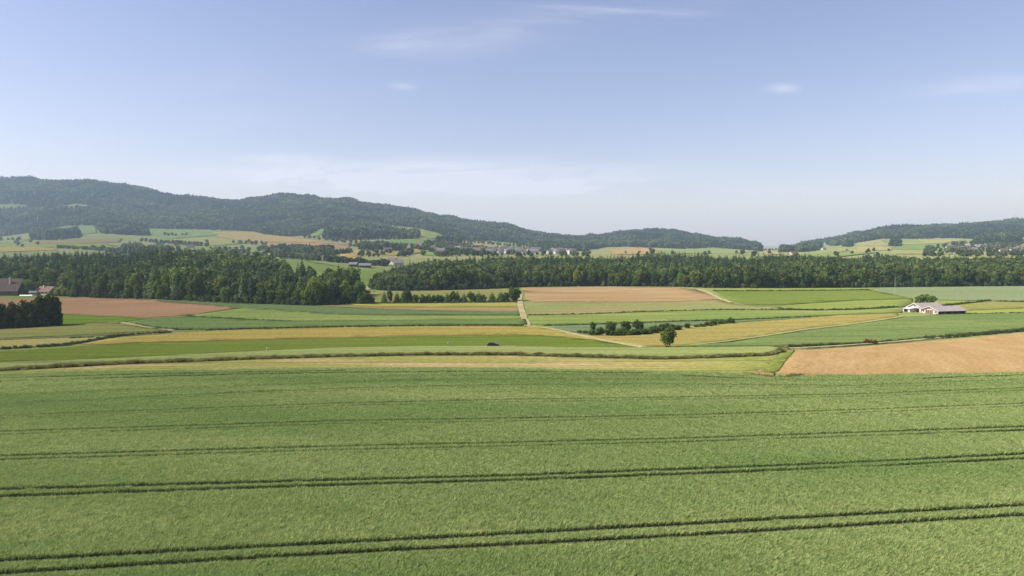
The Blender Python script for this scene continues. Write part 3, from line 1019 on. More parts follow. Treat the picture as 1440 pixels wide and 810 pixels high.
# ------------------------------------------------------------------ scatter with geometry nodes (stuff only)
def scatter(name, pts, rot, scl, idx, protos, label, kind='stuff'):
    me = bpy.data.meshes.new(name)
    n = len(pts)
    me.vertices.add(n)
    me.vertices.foreach_set('co', np.asarray(pts, np.float32).ravel())
    a1 = me.attributes.new('rz', 'FLOAT', 'POINT')
    a1.data.foreach_set('value', np.asarray(rot, np.float32))
    a2 = me.attributes.new('sc', 'FLOAT_VECTOR', 'POINT')
    a2.data.foreach_set('vector', np.asarray(scl, np.float32).ravel())
    a3 = me.attributes.new('ix', 'INT', 'POINT')
    a3.data.foreach_set('value', np.asarray(idx, np.int32))
    o = link(name, me)
    ng = bpy.data.node_groups.new(name + '_scatter', 'GeometryNodeTree')
    ng.interface.new_socket('Geometry', in_out='INPUT', socket_type='NodeSocketGeometry')
    ng.interface.new_socket('Geometry', in_out='OUTPUT', socket_type='NodeSocketGeometry')
    N, L = ng.nodes, ng.links
    gi, go = N.new('NodeGroupInput'), N.new('NodeGroupOutput')
    jn = N.new('GeometryNodeJoinGeometry')

    def attr(nm, dt):
        q = N.new('GeometryNodeInputNamedAttribute')
        q.data_type = dt
        q.inputs['Name'].default_value = nm
        return q.outputs['Attribute']
    rz, sc, ix = attr('rz', 'FLOAT'), attr('sc', 'FLOAT_VECTOR'), attr('ix', 'INT')
    cx = N.new('ShaderNodeCombineXYZ')
    L.new(rz, cx.inputs[2])
    for k_, pr in enumerate(protos):
        po = bpy.data.objects.new(name + '_source', pr)
        info = N.new('GeometryNodeObjectInfo')
        info.inputs['Object'].default_value = po
        info.inputs['As Instance'].default_value = True
        ip = N.new('GeometryNodeInstanceOnPoints')
        cmp_ = N.new('FunctionNodeCompare')
        cmp_.data_type = 'INT'
        cmp_.operation = 'EQUAL'
        L.new(ix, cmp_.inputs[2])
        cmp_.inputs[3].default_value = k_
        L.new(gi.outputs[0], ip.inputs['Points'])
        L.new(cmp_.outputs[0], ip.inputs['Selection'])
        L.new(info.outputs['Geometry'], ip.inputs['Instance'])
        L.new(cx.outputs[0], ip.inputs['Rotation'])
        L.new(sc, ip.inputs['Scale'])
        L.new(ip.outputs[0], jn.inputs[0])
    L.new(jn.outputs[0], go.inputs[0])
    md = o.modifiers.new('scatter', 'NODES')
    md.node_group = ng
    tag(o, label, kind=kind)
    return o


def tuft_mesh(name, n, rad, h, mat, seed, w=0.02, lean=0.35):
    rs = np.random.default_rng(seed)
    t = rs.uniform(0, 2 * math.pi, n)
    r_ = rad * np.sqrt(rs.uniform(0, 1, n))
    b_ = np.column_stack([np.cos(t) * r_, np.sin(t) * r_, np.zeros(n)])
    hh = h * rs.uniform(.7, 1.1, n)
    ld = rs.uniform(0, 2 * math.pi, n)
    ln = lean * hh * rs.uniform(.2, 1, n)
    tip = b_ + np.column_stack([np.cos(ld) * ln, np.sin(ld) * ln, hh])
    mid = b_ + np.column_stack([np.cos(ld) * ln * .35, np.sin(ld) * ln * .35, hh * .62])
    sd = np.column_stack([-np.sin(ld + .9), np.cos(ld + .9), np.zeros(n)]) * w
    v = np.stack([b_ - sd * .6 + [0, 0, h * .15], b_ + sd * .6 + [0, 0, h * .15], mid + sd, tip + sd * .25, tip - sd * .25, mid - sd], 1).reshape(-1, 3)
    i = np.arange(n) * 6
    f = np.stack([i, i + 1, i + 2, i + 5, i + 5, i + 2, i + 3, i + 4], 1).ravel()
    return mesh_np(name, v, f, np.full(2 * n, 4), (mat,))


# ------------------------------------------------------------------ the near cereal field with its wheel tracks
TRAM = [  # (upper line, lower line) places in the photograph
    ([(-200, 808), (0, 788), (480, 763), (720, 750), (960, 737), (1440, 710), (1640, 699)], [(-200, 824), (0, 806), (480, 777), (720, 765.5), (960, 753), (1440, 724), (1640, 711)]),
    ([(-200, 697), (0, 688), (480, 675), (720, 669), (960, 660), (1200, 651), (1440, 638), (1640, 628)], [(-200, 706), (0, 698), (480, 682), (720, 675.5), (960, 667), (1200, 656), (1440, 645), (1640, 635)]),
    ([(-200, 650), (0, 641.5), (480, 628), (720, 623), (960, 617), (1200, 609), (1440, 600), (1640, 592)], [(-200, 655), (0, 646.5), (480, 632), (720, 626.8), (960, 621), (1200, 613), (1440, 605), (1640, 597)]),
    ([(-200, 614), (0, 607.5), (480, 592.5), (720, 589), (960, 584.5), (1200, 577), (1440, 568), (1640, 560)], [(-200, 618), (0, 611), (480, 595.5), (720, 592), (960, 587.5), (1200, 580), (1440, 571), (1640, 563)]),
    ([(-200, 594), (0, 585.5), (480, 567.5), (720, 562.5), (960, 559), (1200, 555), (1440, 546), (1640, 538)], [(-200, 597), (0, 588), (480, 570), (720, 565), (960, 561.5), (1200, 557.5), (1440, 548.5), (1640, 540.5)]),
    ([(-200, 577), (0, 569), (240, 557), (480, 547), (720, 541.5), (960, 541), (1200, 543), (1440, 534), (1640, 528)], [(-200, 579), (0, 571), (240, 559), (480, 549), (720, 543.3), (960, 542.7), (1200, 545), (1440, 536), (1640, 530)]),
    ([(-200, 565), (0, 556), (240, 546.5), (480, 538), (720, 533), (960, 534), (1200, 535), (1300, 532), (1440, 527.5)], [(-200, 566.6), (0, 557.6), (240, 548), (480, 539.4), (720, 534.3), (960, 535.3), (1200, 536.5), (1300, 533.5)]),
    ([(-200, 556), (0, 546), (240, 536), (480, 530), (720, 527), (960, 528.5), (1060, 533)], [(-200, 557.3), (0, 547.3), (240, 537.3), (480, 531.2), (720, 528.2), (960, 529.8)]),
    ([(-200, 545), (0, 537), (240, 529), (480, 524), (720, 522.5), (900, 525)], None),
    ([(-150, 538), (0, 532), (200, 526.5), (480, 521.5)], None),
]
tram_pts = []
for up_, lo_ in TRAM:
    for ln in (up_, lo_):
        if ln:
            tram_pts.append(np.array([(q.x, q.y) for q in (P(u, v, 0.35) for (u, v) in densline(ln, 30))]))


def dist_line(x, y, L_):
    d = np.full(x.shape, 1e9)
    for a_, b_ in zip(L_[:-1], L_[1:]):
        ab = b_ - a_
        t = np.clip(((x - a_[0]) * ab[0] + (y - a_[1]) * ab[1]) / (ab @ ab + 1e-9), 0, 1)
        d = np.minimum(d, np.hypot(x - a_[0] - t * ab[0], y - a_[1] - t * ab[1]))
    return d


edge_w = [P(u, v) for (u, v) in densline(WHEAT_EDGE, 25)]
poly_w = [(q.x, q.y) for q in edge_w] + [(330, 36), (-330, 36)]
FIELD_I[0] += 1
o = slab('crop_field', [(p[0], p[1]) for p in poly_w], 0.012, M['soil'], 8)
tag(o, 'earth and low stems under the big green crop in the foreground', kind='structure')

sp = 0.35
gx, gy = np.meshgrid(np.arange(-250, 260, sp), np.arange(46, 215, sp))
gx = (gx + RNG.uniform(-.5, .5, gx.shape) * sp).ravel()
gy = (gy + RNG.uniform(-.5, .5, gy.shape) * sp).ravel()
keep = (np.abs(gx) < gy * 0.86 + 26)
gx, gy = gx[keep], gy[keep]
keep = inpoly(gx, gy, poly_w)
gx, gy = gx[keep], gy[keep]
dmin = np.full(gx.shape, 1e9)
for L_ in tram_pts:
    dmin = np.minimum(dmin, dist_line(gx, gy, L_))
wob = 0.52 + 0.0036 * gy + 0.07 * (vnoise(gx / 1.3, gy / 1.3, 9) - .5) * 2
keep = dmin > wob
gx, gy, dmin = gx[keep], gy[keep], dmin[keep]
# the crop stands as an even wall on both sides of each wheel track
ex_, ey_ = [], []
for L_ in tram_pts:
    for a_, b_ in zip(L_[:-1], L_[1:]):
        ln_ = float(np.hypot(*(b_ - a_)))
        m_ = max(1, int(ln_ / 0.27))
        t_ = (np.arange(m_) + RNG.uniform(-.25, .25, m_)) / m_
        nx_, ny_ = -(b_ - a_)[1] / ln_, (b_ - a_)[0] / ln_
        yc = a_[1] + (b_[1] - a_[1]) * t_
        for s_ in (-1, 1):
            of = s_ * (0.56 + 0.0036 * yc + RNG.uniform(0, .05, m_))
            ex_.append(a_[0] + (b_[0] - a_[0]) * t_ + nx_ * of)
            ey_.append(yc + ny_ * of)
ex_, ey_ = np.concatenate(ex_), np.concatenate(ey_)
k2_ = (np.abs(ex_) < ey_ * 0.86 + 26) & (ey_ > 46) & inpoly(ex_, ey_, poly_w)
gx, gy, dmin = np.append(gx, ex_[k2_]), np.append(gy, ey_[k2_]), np.append(dmin, np.full(k2_.sum(), .45))
n = len(gx)
hs = 0.84 + 0.30 * (vnoise(gx / 5, gy / 3, 2) - .5) + 0.34 * (vnoise(gx / 1.1, gy / 1.1, 4) - .5)
hs = np.where(dmin < 0.75, 0.80, hs)
TUFT = [tuft_mesh('tuft', 46, 0.24, 0.68, M['wheat'], 100 + i, w=0.020, lean=.6) for i in range(4)]
scatter('crop_field', np.column_stack([gx, gy, Hg(gx, gy)]), RNG.uniform(0, 6.28, n), np.column_stack([np.ones(n), np.ones(n), hs]), RNG.integers(0, 4, n), TUFT,
        'big green cereal crop filling the foreground with paired wheel tracks')
print('wheat tufts', n)


# ------------------------------------------------------------------ rough grass lines: ditch and crop edges
VT = [tuft_mesh('tuft', 70, 0.55, 1.0, M['verge'], 200 + i, w=0.03, lean=.5) for i in range(3)]
VD = [tuft_mesh('tuft', 60, 0.45, 1.0, M['verge_dark'], 210 + i, w=0.03, lean=.4) for i in range(3)]


def verge(name, label, px, w, h, protos, per_m=3.0, rough=1.0, up=0.0):
    pts = [P(u, v) for (u, v) in densline(px, 12)]
    X, Y = [], []
    for a_, b_ in zip(pts[:-1], pts[1:]):
        ln = (b_ - a_).length
        m = max(1, int(ln * per_m))
        t = RNG.uniform(0, 1, m)
        nr = Vector((-(b_ - a_).y, (b_ - a_).x, 0)).normalized()
        off = RNG.normal(size=m) * w * .4
        X += list(a_.x + (b_.x - a_.x) * t + nr.x * off)
        Y += list(a_.y + (b_.y - a_.y) * t + nr.y * off)
    X, Y = np.array(X), np.array(Y)
    m = len(X)
    hh = h * (0.55 + rough * 0.9 * vnoise(X / 1.1, Y / 1.1, 6) + 0.35 * RNG.uniform(-1, 1, m))
    hh = np.maximum(hh, 0.1)
    s = np.column_stack([np.ones(m) * (0.7 + 0.5 * h), np.ones(m) * (0.7 + .5 * h), hh])
    scatter(name, np.column_stack([X, Y, Hg(X, Y) + up]), RNG.uniform(0, 6.28, m), s, RNG.integers(0, len(protos), m), protos, label)


verge('tall_grass', 'long weedy ditch of tall rough grass between the near crop and the plain', [(u, v - 1.0) for u, v in DITCH], 1.0, 0.62, VT, 10, rough=1.1)
verge('tall_grass', 'rough grass at the bend where the ditch ends', [(1098, 497), (1100, 493), (1104, 491)], .8, .8, VT, 5)
for lb, px, w_, h_ in [
        ('dark grassy line above the long ochre strip', [(215, 463), (250, 464.6), (290, 465), (360, 462.6), (480, 460), (600, 458.4), (720, 458), (742, 458.6)], .9, .6),
        ('dark grassy bank below the straw-coloured wedge', [(-200, 496), (0, 492), (87, 486.8), (120, 482), (147, 477.4), (160, 474), (200, 470.5), (240, 468)], .9, .9),
        ('low rough grass inside the straw-coloured wedge', [(95, 476.5), (120, 475.5), (150, 475), (175, 472.5)], .7, .6),
        ('dark line beside the bend of the mid green cereal field', [(174, 453.2), (190, 456.5), (215, 461.4), (250, 464)], .8, .6),
        ('dark line between two green fields left of the gravel road', [(264, 445), (300, 447.2), (360, 450.5), (410, 452.8)], .8, .6),
        ('dark line across the fresh green field', [(743, 444.2), (830, 442.2), (900, 439.5), (1000, 436.6), (1100, 436.2), (1180, 437), (1240, 434.8), (1272, 432.6)], 1.0, .7),
        ('dark edge above the blue-green strip', [(765, 458.6), (860, 455.8), (950, 452.6), (1030, 450.4), (1140, 446)], .9, .6),
        ('grassy edge of the cereal field below the barn', [(1310, 444.2), (1370, 442.6), (1440, 441.2), (1600, 438)], 1.0, .8),
        ('dark grassy edge between the cereal field and the pale track', [(1104, 488.6), (1160, 486.6), (1217, 484), (1255, 481.4), (1300, 477.4)], .9, .8),
        ('rough grassy bank above the pale orange ploughed field', [(1300, 478), (1345, 474.2), (1390, 470.4), (1440, 465.8), (1560, 456)], 1.6, 1.2),
        ('thin dark line under the light strip along the wood', [(1002, 409.4), (1150, 409), (1222, 407.9)], 1.2, .8),
        ('dark hedge-like line left of the barn', [(1095, 436.4), (1150, 437.4), (1200, 436.4), (1262, 432.8)], 1.4, 1.1),
        ('dark line of scrub running right behind the barn', [(1324, 430.6), (1345, 428.6), (1370, 426), (1391, 423.2)], 1.5, 1.0),
        ('dark line along the right field edge', [(1400, 424.4), (1440, 424.8), (1600, 425)], 1.4, .8),
        ('grass at the foot of the low row of trees', [(495, 427), (560, 426.6), (640, 426), (728, 425)], 1.0, .7)]:
    verge('rough_grass', lb, px, w_, h_, VD, 3.0)
verge('rough_grass', 'weeds at the corner of the near crop beside the sandy patch', [(1048, 526), (1066, 530), (1085, 532), (1108, 531), (1125, 528)], 1.2, .55, VT, 4)

# ------------------------------------------------------------------ individual trees and bushes of the plain
def at(u, v):
    q = P(u, v)
    return q.x, q.y, q.y / FPX       # position and metres per photo pixel


G = (1.0, 1.0, 1.0)
DK = (0.62, 0.68, 0.68)
LT = (1.35, 1.30, 1.1)

LAB = {}          # things that would share a label: (one, several, place) -> [(how far right, thing)]


def later(e, u, one, several, place):
    LAB.setdefault((one, several, place), []).append((u, e))


def name_all():
    ORD = ['leftmost'] + [w + ' from left' for w in 'second third fourth fifth sixth seventh eighth ninth tenth eleventh twelfth'.split()]
    for (one, several, place), L_ in LAB.items():
        L_.sort(key=lambda t: t[0])
        n_ = len(L_)
        for i, (u_, e_) in enumerate(L_):
            if n_ == 1:
                e_['label'] = f'{one} {place}'
            elif n_ <= 12:
                o_ = 'rightmost' if i == n_ - 1 else ORD[i]
                e_['label'] = f'{o_} of {several} {place}'
            else:
                e_['label'] = f'{one} {place}'


# the lone tree
x, y, mp_ = at(941, 487.2)
LONE = broad_crown('crown', 2600, M['leaf_near'], lobes=30, r=0.36, low=0.13, size=0.024, seed=337, spread=.60)
e = plant('lone_tree', 'tree', 'lone small tree with a round crown standing on its own beside the pale track', None, x, y, 27 * mp_, LONE, TRK[0], 1.28, (.85, .84, .75))

# four round trees and the bushes of their hedge
WORDS4 = ['smallest and first', 'second', 'third', 'fourth and tallest']
for i, (u, v, tp, w_) in enumerate([(833, 466, 454.5, 11), (859, 470.5, 454.5, 16), (878, 470.5, 453.8, 16), (897, 468.5, 452, 17)]):
    x, y, mp_ = at(u, v)
    h = (v - tp) * mp_ * 1.14
    plant('hedge_tree', 'tree', f'{WORDS4[i]} from left of the four round trees in the middle hedge', 'four round trees in the hedge', x, y, h,
          BROAD[i], TRK[i % 3], min(1.25, w_ * mp_ / h / 0.62), (0.62, .68, .55))
bl = [(815, 468, 3, 8), (824, 469, 3.5, 9), (836, 472, 7, 16), (846, 472, 9, 16), (855, 472.5, 9, 14), (868, 472.5, 8, 14), (881, 472, 7, 14), (890, 471.5, 7, 14), (902, 471, 8, 14), (911, 470.5, 7, 13),
      (921, 468.5, 9, 14), (930, 467, 9, 14), (938, 465.5, 9, 14), (947, 464.5, 7, 14), (955, 463.8, 6, 10), (967, 462, 6, 9), (980, 460.5, 3.5, 8), (987, 460, 4, 9), (996, 458.8, 5, 11), (1005, 457.8, 6, 11), (1014, 456, 5, 9), (1022, 455.2, 5, 7), (1029, 455, 7, 8)]
for i, (u, v, hp, wp) in enumerate(bl):
    x, y, mp_ = at(u, v)
    seg = 'under the four round trees' if u < 905 else 'right of the four round trees in the middle hedge' if u < 960 else 'at the thin right end of the middle hedge'
    e = plant('hedge_bush', 'bush', 'x', f'hedge bushes {seg}', x, y, hp * mp_ * 1.25, BUSHC[i % 4], None, wp * 1.15 / hp / 1.35, (.62, .68, .55), part='foliage')
    lw_ = 'low ' if hp < 6 else ''
    later(e, u, f'{lw_}dark green bush', f'{lw_}dark bushes', seg)

# the low row of small trees by the gravel road
row = [(493, 427.5, 412, 9), (499, 427, 407, 11), (506.5, 427.5, 411.5, 9), (514, 427.5, 412.5, 9), (520, 427, 417, 8), (540.5, 426.3, 411, 7), (547.7, 426.2, 410, 7.5), (558.5, 426, 412, 8), (567, 426, 409.5, 7.5),
       (573, 426, 408.8, 8), (578, 426, 415, 7), (586, 426, 416.4, 9), (594, 426, 416, 9), (601, 426, 416, 8), (608, 425.8, 417, 8), (615, 425.6, 416.5, 8), (621, 425.4, 417, 8), (629, 425.6, 412.5, 8), (637, 425.4, 412, 8),
       (643, 425.2, 410, 9), (652.5, 425, 413, 8), (662, 425, 412.5, 8), (668, 425, 416, 7), (673.5, 425, 411, 9), (680, 425, 416, 8), (692, 424.8, 412, 9.5), (704, 424.6, 410.5, 9), (712, 424.4, 413.5, 8), (722, 423.6, 406.5, 11), (727, 423, 408, 8)]
for i, (u, v, tp, w_) in enumerate(row):
    x, y, mp_ = at(u, v)
    h = (v - tp) * mp_ * 1.18
    w_ *= 1.35
    low = h / mp_ < 13
    if u < 525:
        seg, g = 'in the dense clump at the low row\'s left end', 'clump at the left end of the low row of trees'
    elif u > 716:
        seg, g = 'where the low row meets the gravel road', 'trees at the road end of the low row'
    elif low:
        seg, g = 'between the taller ones of the low row', 'bushes of the low row'
    else:
        seg, g = 'in the low row left of the gravel road', 'small trees of the low row'
    if low:
        e = plant('row_bush', 'bush', 'x', g + ' (bushes)' if u < 525 else g, x, y, h, BUSHC[i % 4], None, w_ * mp_ / h / 0.95, (.58, .66, .58), part='foliage')
        later(e, u, 'dark rounded bush', 'dark rounded bushes', seg)
    else:
        cr = POPL[i % 3] if (i % 3 and u < 716) else BROAD[i % 6]
        sh_ = 'pointed' if cr in POPL else 'round'
        e = plant('row_tree', 'tree', 'x', g + (' (pointed)' if cr in POPL else ' (round)'), x, y, h, cr, TRK[i % 3], w_ * mp_ / h / (0.52 if cr in POPL else 0.66), (.62, .7, .6))
        later(e, u, f'small {sh_} dark green tree', f'small {sh_} trees', seg)

# the big dark hedge at the left
for i, (u, v, tp, w_) in enumerate([(71, 457.5, 414.5, 24), (60, 459, 417, 24), (48, 459.5, 423, 24), (79, 456.5, 436, 10), (36, 460.5, 423.5, 26), (24, 461, 428, 24), (12, 461.5, 427, 26), (0, 462.5, 428, 26), (-14, 463, 426, 28), (-30, 463.5, 427, 28), (-48, 464, 425, 30), (-70, 465, 427, 32)]):
    x, y, mp_ = at(u, v)
    h = (v - tp) * mp_
    nm = ['tallest rounded tree at the right end of the big dark hedge', 'tree leaning on the tallest one of the big dark hedge', 'third tree from the right end of the big dark hedge',
          'small bushy tree at the right tip of the big dark hedge', 'fourth tree from the right end of the big dark hedge'][i] if i < 5 else 'level-topped tree in the left part of the big dark hedge'
    cr = broad_crown('crown', 2200, M['leaf_near'], lobes=17, r=0.42, low=0.0, size=0.034, seed=400 + i, spread=.72) if i < 5 else BUSHC[i % 4]
    plant('hedge_tree', 'tree', nm, 'trees of the big dark hedge' if i >= 5 else None, x, y, h, cr, TRK[i % 3], w_ * mp_ / h / (0.84 if i < 5 else 1.15) * 1.1, (.34, .37, .26))
# undergrowth of that hedge keeps it closed to the ground
for i, u in enumerate(range(-80, 80, 9)):
    x, y, mp_ = at(u, 461.5 - u * 0.045 + (0.6 if i % 2 else 0))
    h = 27 * mp_
    plant('hedge_bush', 'bush', 'dark bush filling the foot of the big dark hedge', 'bushes at the foot of the big dark hedge', x, y + 1.0, h, BUSHC[i % 4], None, 0.8, (.30, .33, .24), part='foliage')

# round tree behind the barn
x, y, mp_ = at(1302, 433)
DOME = broad_crown('crown', 3000, M['leaf_near'], lobes=20, r=0.62, low=0.05, size=0.040, seed=512, spread=.8)
plant('round_tree', 'tree', 'broad dome-shaped green tree right behind the white barn', None, x * (y + 14) / y, y + 14, 15.5 * mp_ * 1.06, DOME, TRK[1], 0.98 * 17.5 / 16.5 * 1.35, (.95, 1.0, .75))

# reddish-brown shrubs beside the pale track
for i, (u, hp, wp) in enumerate([(1218.5, 6.5, 7), (1223.5, 5.5, 8), (1229, 5, 8)]):
    x, y, mp_ = at(u, 484.8)
    plant('brown_shrub', 'shrub', ['left', 'middle', 'right'][i] + ' one of the dark reddish-brown shrubs on the pale track by the ploughed field', None, x, y, hp * mp_ * 1.35, BUSHC[i], None, wp / hp / 1.25, (1.3, .52, .75), part='foliage')

# ------------------------------------------------------------------ the two woods behind the plain
WOODL = [(-220, 424), (-60, 414), (0, 412.5), (60, 412.5), (100, 417.5), (200, 420.3), (270, 423), (360, 427), (420, 429.6), (470, 428.6), (500, 426), (508, 419), (512, 414), (500, 414), (450, 414), (415, 411), (394, 398),
         (382, 386), (300, 380), (200, 379), (0, 385), (-220, 386)]
WOODR = [(521, 405), (530, 408), (560, 409), (620, 408.5), (700, 405.8), (740, 403.6), (830, 402.4), (950, 403.2), (1000, 405), (1100, 405), (1200, 404.6), (1300, 403.3), (1440, 402), (1700, 399),
         (1700, 384), (1300, 384), (1000, 383), (800, 385), (620, 389), (548, 396)]


def wood_points(poly, spc):
    w = [P(u, v) for u, v in dens(poly, 15)]
    xs, ys = [p.x for p in w], [p.y for p in w]
    gx, gy = np.meshgrid(np.arange(min(xs), max(xs), spc), np.arange(min(ys), max(ys), spc))
    gx = (gx + RNG.uniform(-.42, .42, gx.shape) * spc).ravel()
    gy = (gy + RNG.uniform(-.42, .42, gy.shape) * spc).ravel()
    k_ = inpoly(gx, gy, [(p.x, p.y) for p in w])
    return gx[k_], gy[k_], np.array([(p.x, p.y) for p in w])


def landmark(u, which):
    if which == 'left':
        tab = [(100, 'behind the farmhouses'), (200, 'above the reddish field'), (300, 'right of the reddish field'), (400, 'above the dark green strip'), (515, 'by the meadow gap')]
    else:
        tab = [(600, 'right of the meadow gap'), (735, 'above the low tree row'), (860, 'above tan field, left part'), (1010, 'above tan field, right part'), (1140, 'above the grass green field'),
               (1262, 'left of the barn'), (1360, 'above the barn'), (1440, 'at the far right')]
    lo_ = 0 if which == 'left' else 520
    for lim, s in tab:
        if u < lim or lim == tab[-1][0]:
            if 'part' in s:
                return s
            return s + (', left half' if u < (lo_ + lim) / 2 else ', right half')
        lo_ = lim


TONES = [('pale green', (1.16, 1.14, .9)), ('mid green', (.78, .82, .74)), ('dark green', (.48, .56, .52)), ('olive green', (1.0, .90, .66))]
allb, allc, stuff_pts = [], [], []
for which, poly in (('left', WOODL), ('right', WOODR)):
    gx, gy, w = wood_points(poly, 5.7)
    gz = Hg(gx, gy)
    u, v = proj(gx, gy, gz)
    # depth behind the front edge of the wood
    front = np.array(poly[:15] if which == 'left' else poly[:14], float)
    o_ = np.argsort(front[:, 0])
    vf = np.interp(u, front[o_, 0], front[o_, 1])
    fr = []
    for uu in np.arange(-230, 1710, 10):
        fr.append(P(uu, np.interp(uu, front[o_, 0], front[o_, 1])).y)
    yf = np.interp(u, np.arange(-230, 1710, 10), fr)
    back = gy - yf
    nb = vnoise(gx / 60, gy / 60, 21) * .6 + vnoise(gx / 22, gy / 22, 22) * .4
    if which == 'left':
        pc = np.where(back < 25, 0.06, 0.66) * (u < 215) + np.where(back < 30, 0.08, 0.45) * (u >= 215)
    else:
        pc = np.where(back < 45, 0.06, 0.30) + 0.45 * ((u > 760) & (u < 830) & (back > 40)) + .4 * ((u > 930) & (u < 1100) & (back > 60)) - .25 * (u > 1120)
    con = RNG.uniform(0, 1, len(gx)) < np.clip(pc + (nb - .5) * 1.3 * (back > 20), 0.02, .93)
    hb = RNG.uniform(13, 21, len(gx)) * (0.75 + .5 * nb)
    hb = np.where(back < 9, hb * RNG.uniform(.42, .85, len(gx)), hb)
    hb = np.where((back >= 9) & (back < 25), hb * .92, hb)
    hc = RNG.uniform(17, 26, len(gx)) * (0.82 + .36 * nb)
    if which == 'left':
        taper = np.clip(1.0 - (u - 400) / 600, .8, 1)
        taper *= (1 + .12 * smooth((u - 400) / 40)) * (1 - .12 * smooth((u - 325) / 15) * smooth((405 - u) / 15)) * (1 - .13 * smooth((195 - u) / 15))
        hb, hc = hb * taper * 1.05, hc * taper
    else:
        taper = .72 + .28 * smooth((u - 530) / 90)
        hb, hc = hb * taper, hc * taper
    hc = hc * (1 + .10 * smooth((back - 50) / 60))
    hb = hb * (1 + .06 * smooth((back - 45) / 60))
    if which == 'left':
        hb = hb * (1 + .08 * smooth((u - 180) / 30) * smooth((400 - u) / 40) * smooth((back - 60) / 50))
    h = np.where(con, hc, hb)
    for i in range(len(gx)):
        (allc if con[i] else allb).append((back[i], gx[i], gy[i], h[i], u[i], which))

infr = lambda t: -30 < t[4] < 1470
# how much shows: the front rows first, then the taller ones standing up behind them
bs = sorted([t for t in allb if infr(t)], key=lambda t: t[0] - t[3] * 1.2)
cs = sorted([t for t in allc if infr(t)], key=lambda t: t[0] * .6 - t[3] * 3.0)
NB, NC = 262, 296
ind_b, ind_c = bs[:NB], cs[:NC]
chosen = set(id(t) for t in ind_b) | set(id(t) for t in ind_c)
for t in ind_b:
    b_, x, y, h, u, which = t
    tn, tc_ = random.choices(TONES, [1.6, 5, 5, 1])[0]
    sh = 'low bushy' if h < 8.5 else 'tall' if h > 17 else 'round'
    wood = f'{which} wood'
    kx = random.randrange(6)
    e = plant('broadleaf_tree', 'tree', 'x', f'{sh} {tn} trees of the {wood}, {landmark(u, which)}', x, y, h, BROAD[kx], TRK[kx % 3], random.uniform(.76, 1.0) * (1.25 if h < 8.5 else 1), tuple(q * random.uniform(.88, 1.1) for q in tc_))
    later(e, u, f'{sh} {tn} tree fronting the {wood}', f'{sh} {tn} trees', landmark(u, which))
for t in ind_c:
    b_, x, y, h, u, which = t
    tn, tc_ = random.choices([('dark green', (.85, .95, .9)), ('mid green', (1.45, 1.5, 1.15)), ('blackish green', (.6, .7, .75))], [5, 3, 2])[0]
    wood = f'{which} wood'
    e = plant('spruce_tree', 'tree', 'x', f'{tn} spruces of the {wood}, {landmark(u, which)}', x, y, h, CONI[random.randrange(4)], TRKC[0], random.uniform(.85, 1.15), tc_)
    later(e, u, f'{tn} spruce in {wood}', f'{tn} spruces', landmark(u, which))

rest_b = [t for t in allb if id(t) not in chosen]
rest_c = [t for t in allc if id(t) not in chosen]
W_TONE = []
ca_ = [((.160, .205, .058, 1), (.090, .130, .040, 1)), ((.090, .124, .040, 1), (.055, .084, .032, 1))]
mb1 = leaf_mat('wood_foliage_light', *ca_[0])
mb2 = leaf_mat('wood_foliage_dark', *ca_[1])
mb3 = leaf_mat('wood_needles', (.045, .076, .034, 1), (.070, .104, .042, 1), trans=.12)
WB = [broad_crown('wood_crown', 900, mb1 if i % 2 else mb2, lobes=12 + i, r=.35, low=.15, size=.036, seed=600 + i) for i in range(4)]
WC = [conifer_crown('wood_crown', 800, mb3, r=.15 + .02 * i, low=.08, size=.036, seed=620 + i) for i in range(3)]
for which in ('left', 'right'):
    rb = [t for t in rest_b if t[5] == which]
    rc = [t for t in rest_c if t[5] == which]
    A = np.array([(t[1], t[2], t[3], 0) for t in rb] + [(t[1], t[2], t[3], 1) for t in rc])
    n = len(A)
    ix = np.where(A[:, 3] == 0, RNG.integers(0, 4, n), 4 + RNG.integers(0, 3, n))
    wd = RNG.uniform(.74, 1.0, n)
    scatter('woodland', np.column_stack([A[:, 0], A[:, 1], Hg(A[:, 0], A[:, 1])]), RNG.uniform(0, 6.28, n), np.column_stack([A[:, 2] * wd, A[:, 2] * wd, A[:, 2]]), ix, WB + WC,
            f'dense mass of trees filling the depth of the {which} wood')
    # shrubs along the front edge close the wood to the ground
print('wood trees', len(allb), len(allc))
fx, fy = [], []
for poly, n0 in ((WOODL, 15), (WOODR, 14)):
    ln = densline([q for q in poly[:n0]], 3)
    for (u, v) in ln:
        q = P(u, v)
        for _ in range(2):
            fx.append(q.x + random.uniform(-4, 4)); fy.append(q.y + random.uniform(-1, 7))
fx, fy = np.array(fx), np.array(fy)
n = len(fx)
hh = RNG.uniform(2.0, 5.5, n)
WBU = [broad_crown('edge_bush', 500, mb1 if i % 2 else mb2, lobes=9, r=.55, low=0, size=.06, seed=640 + i, spread=.7) for i in range(4)]
scatter('undergrowth', np.column_stack([fx, fy, Hg(fx, fy)]), RNG.uniform(0, 6.28, n), np.column_stack([hh, hh, hh]), RNG.integers(0, 4, n), WBU, 'shrubby undergrowth along the front edge of both woods')

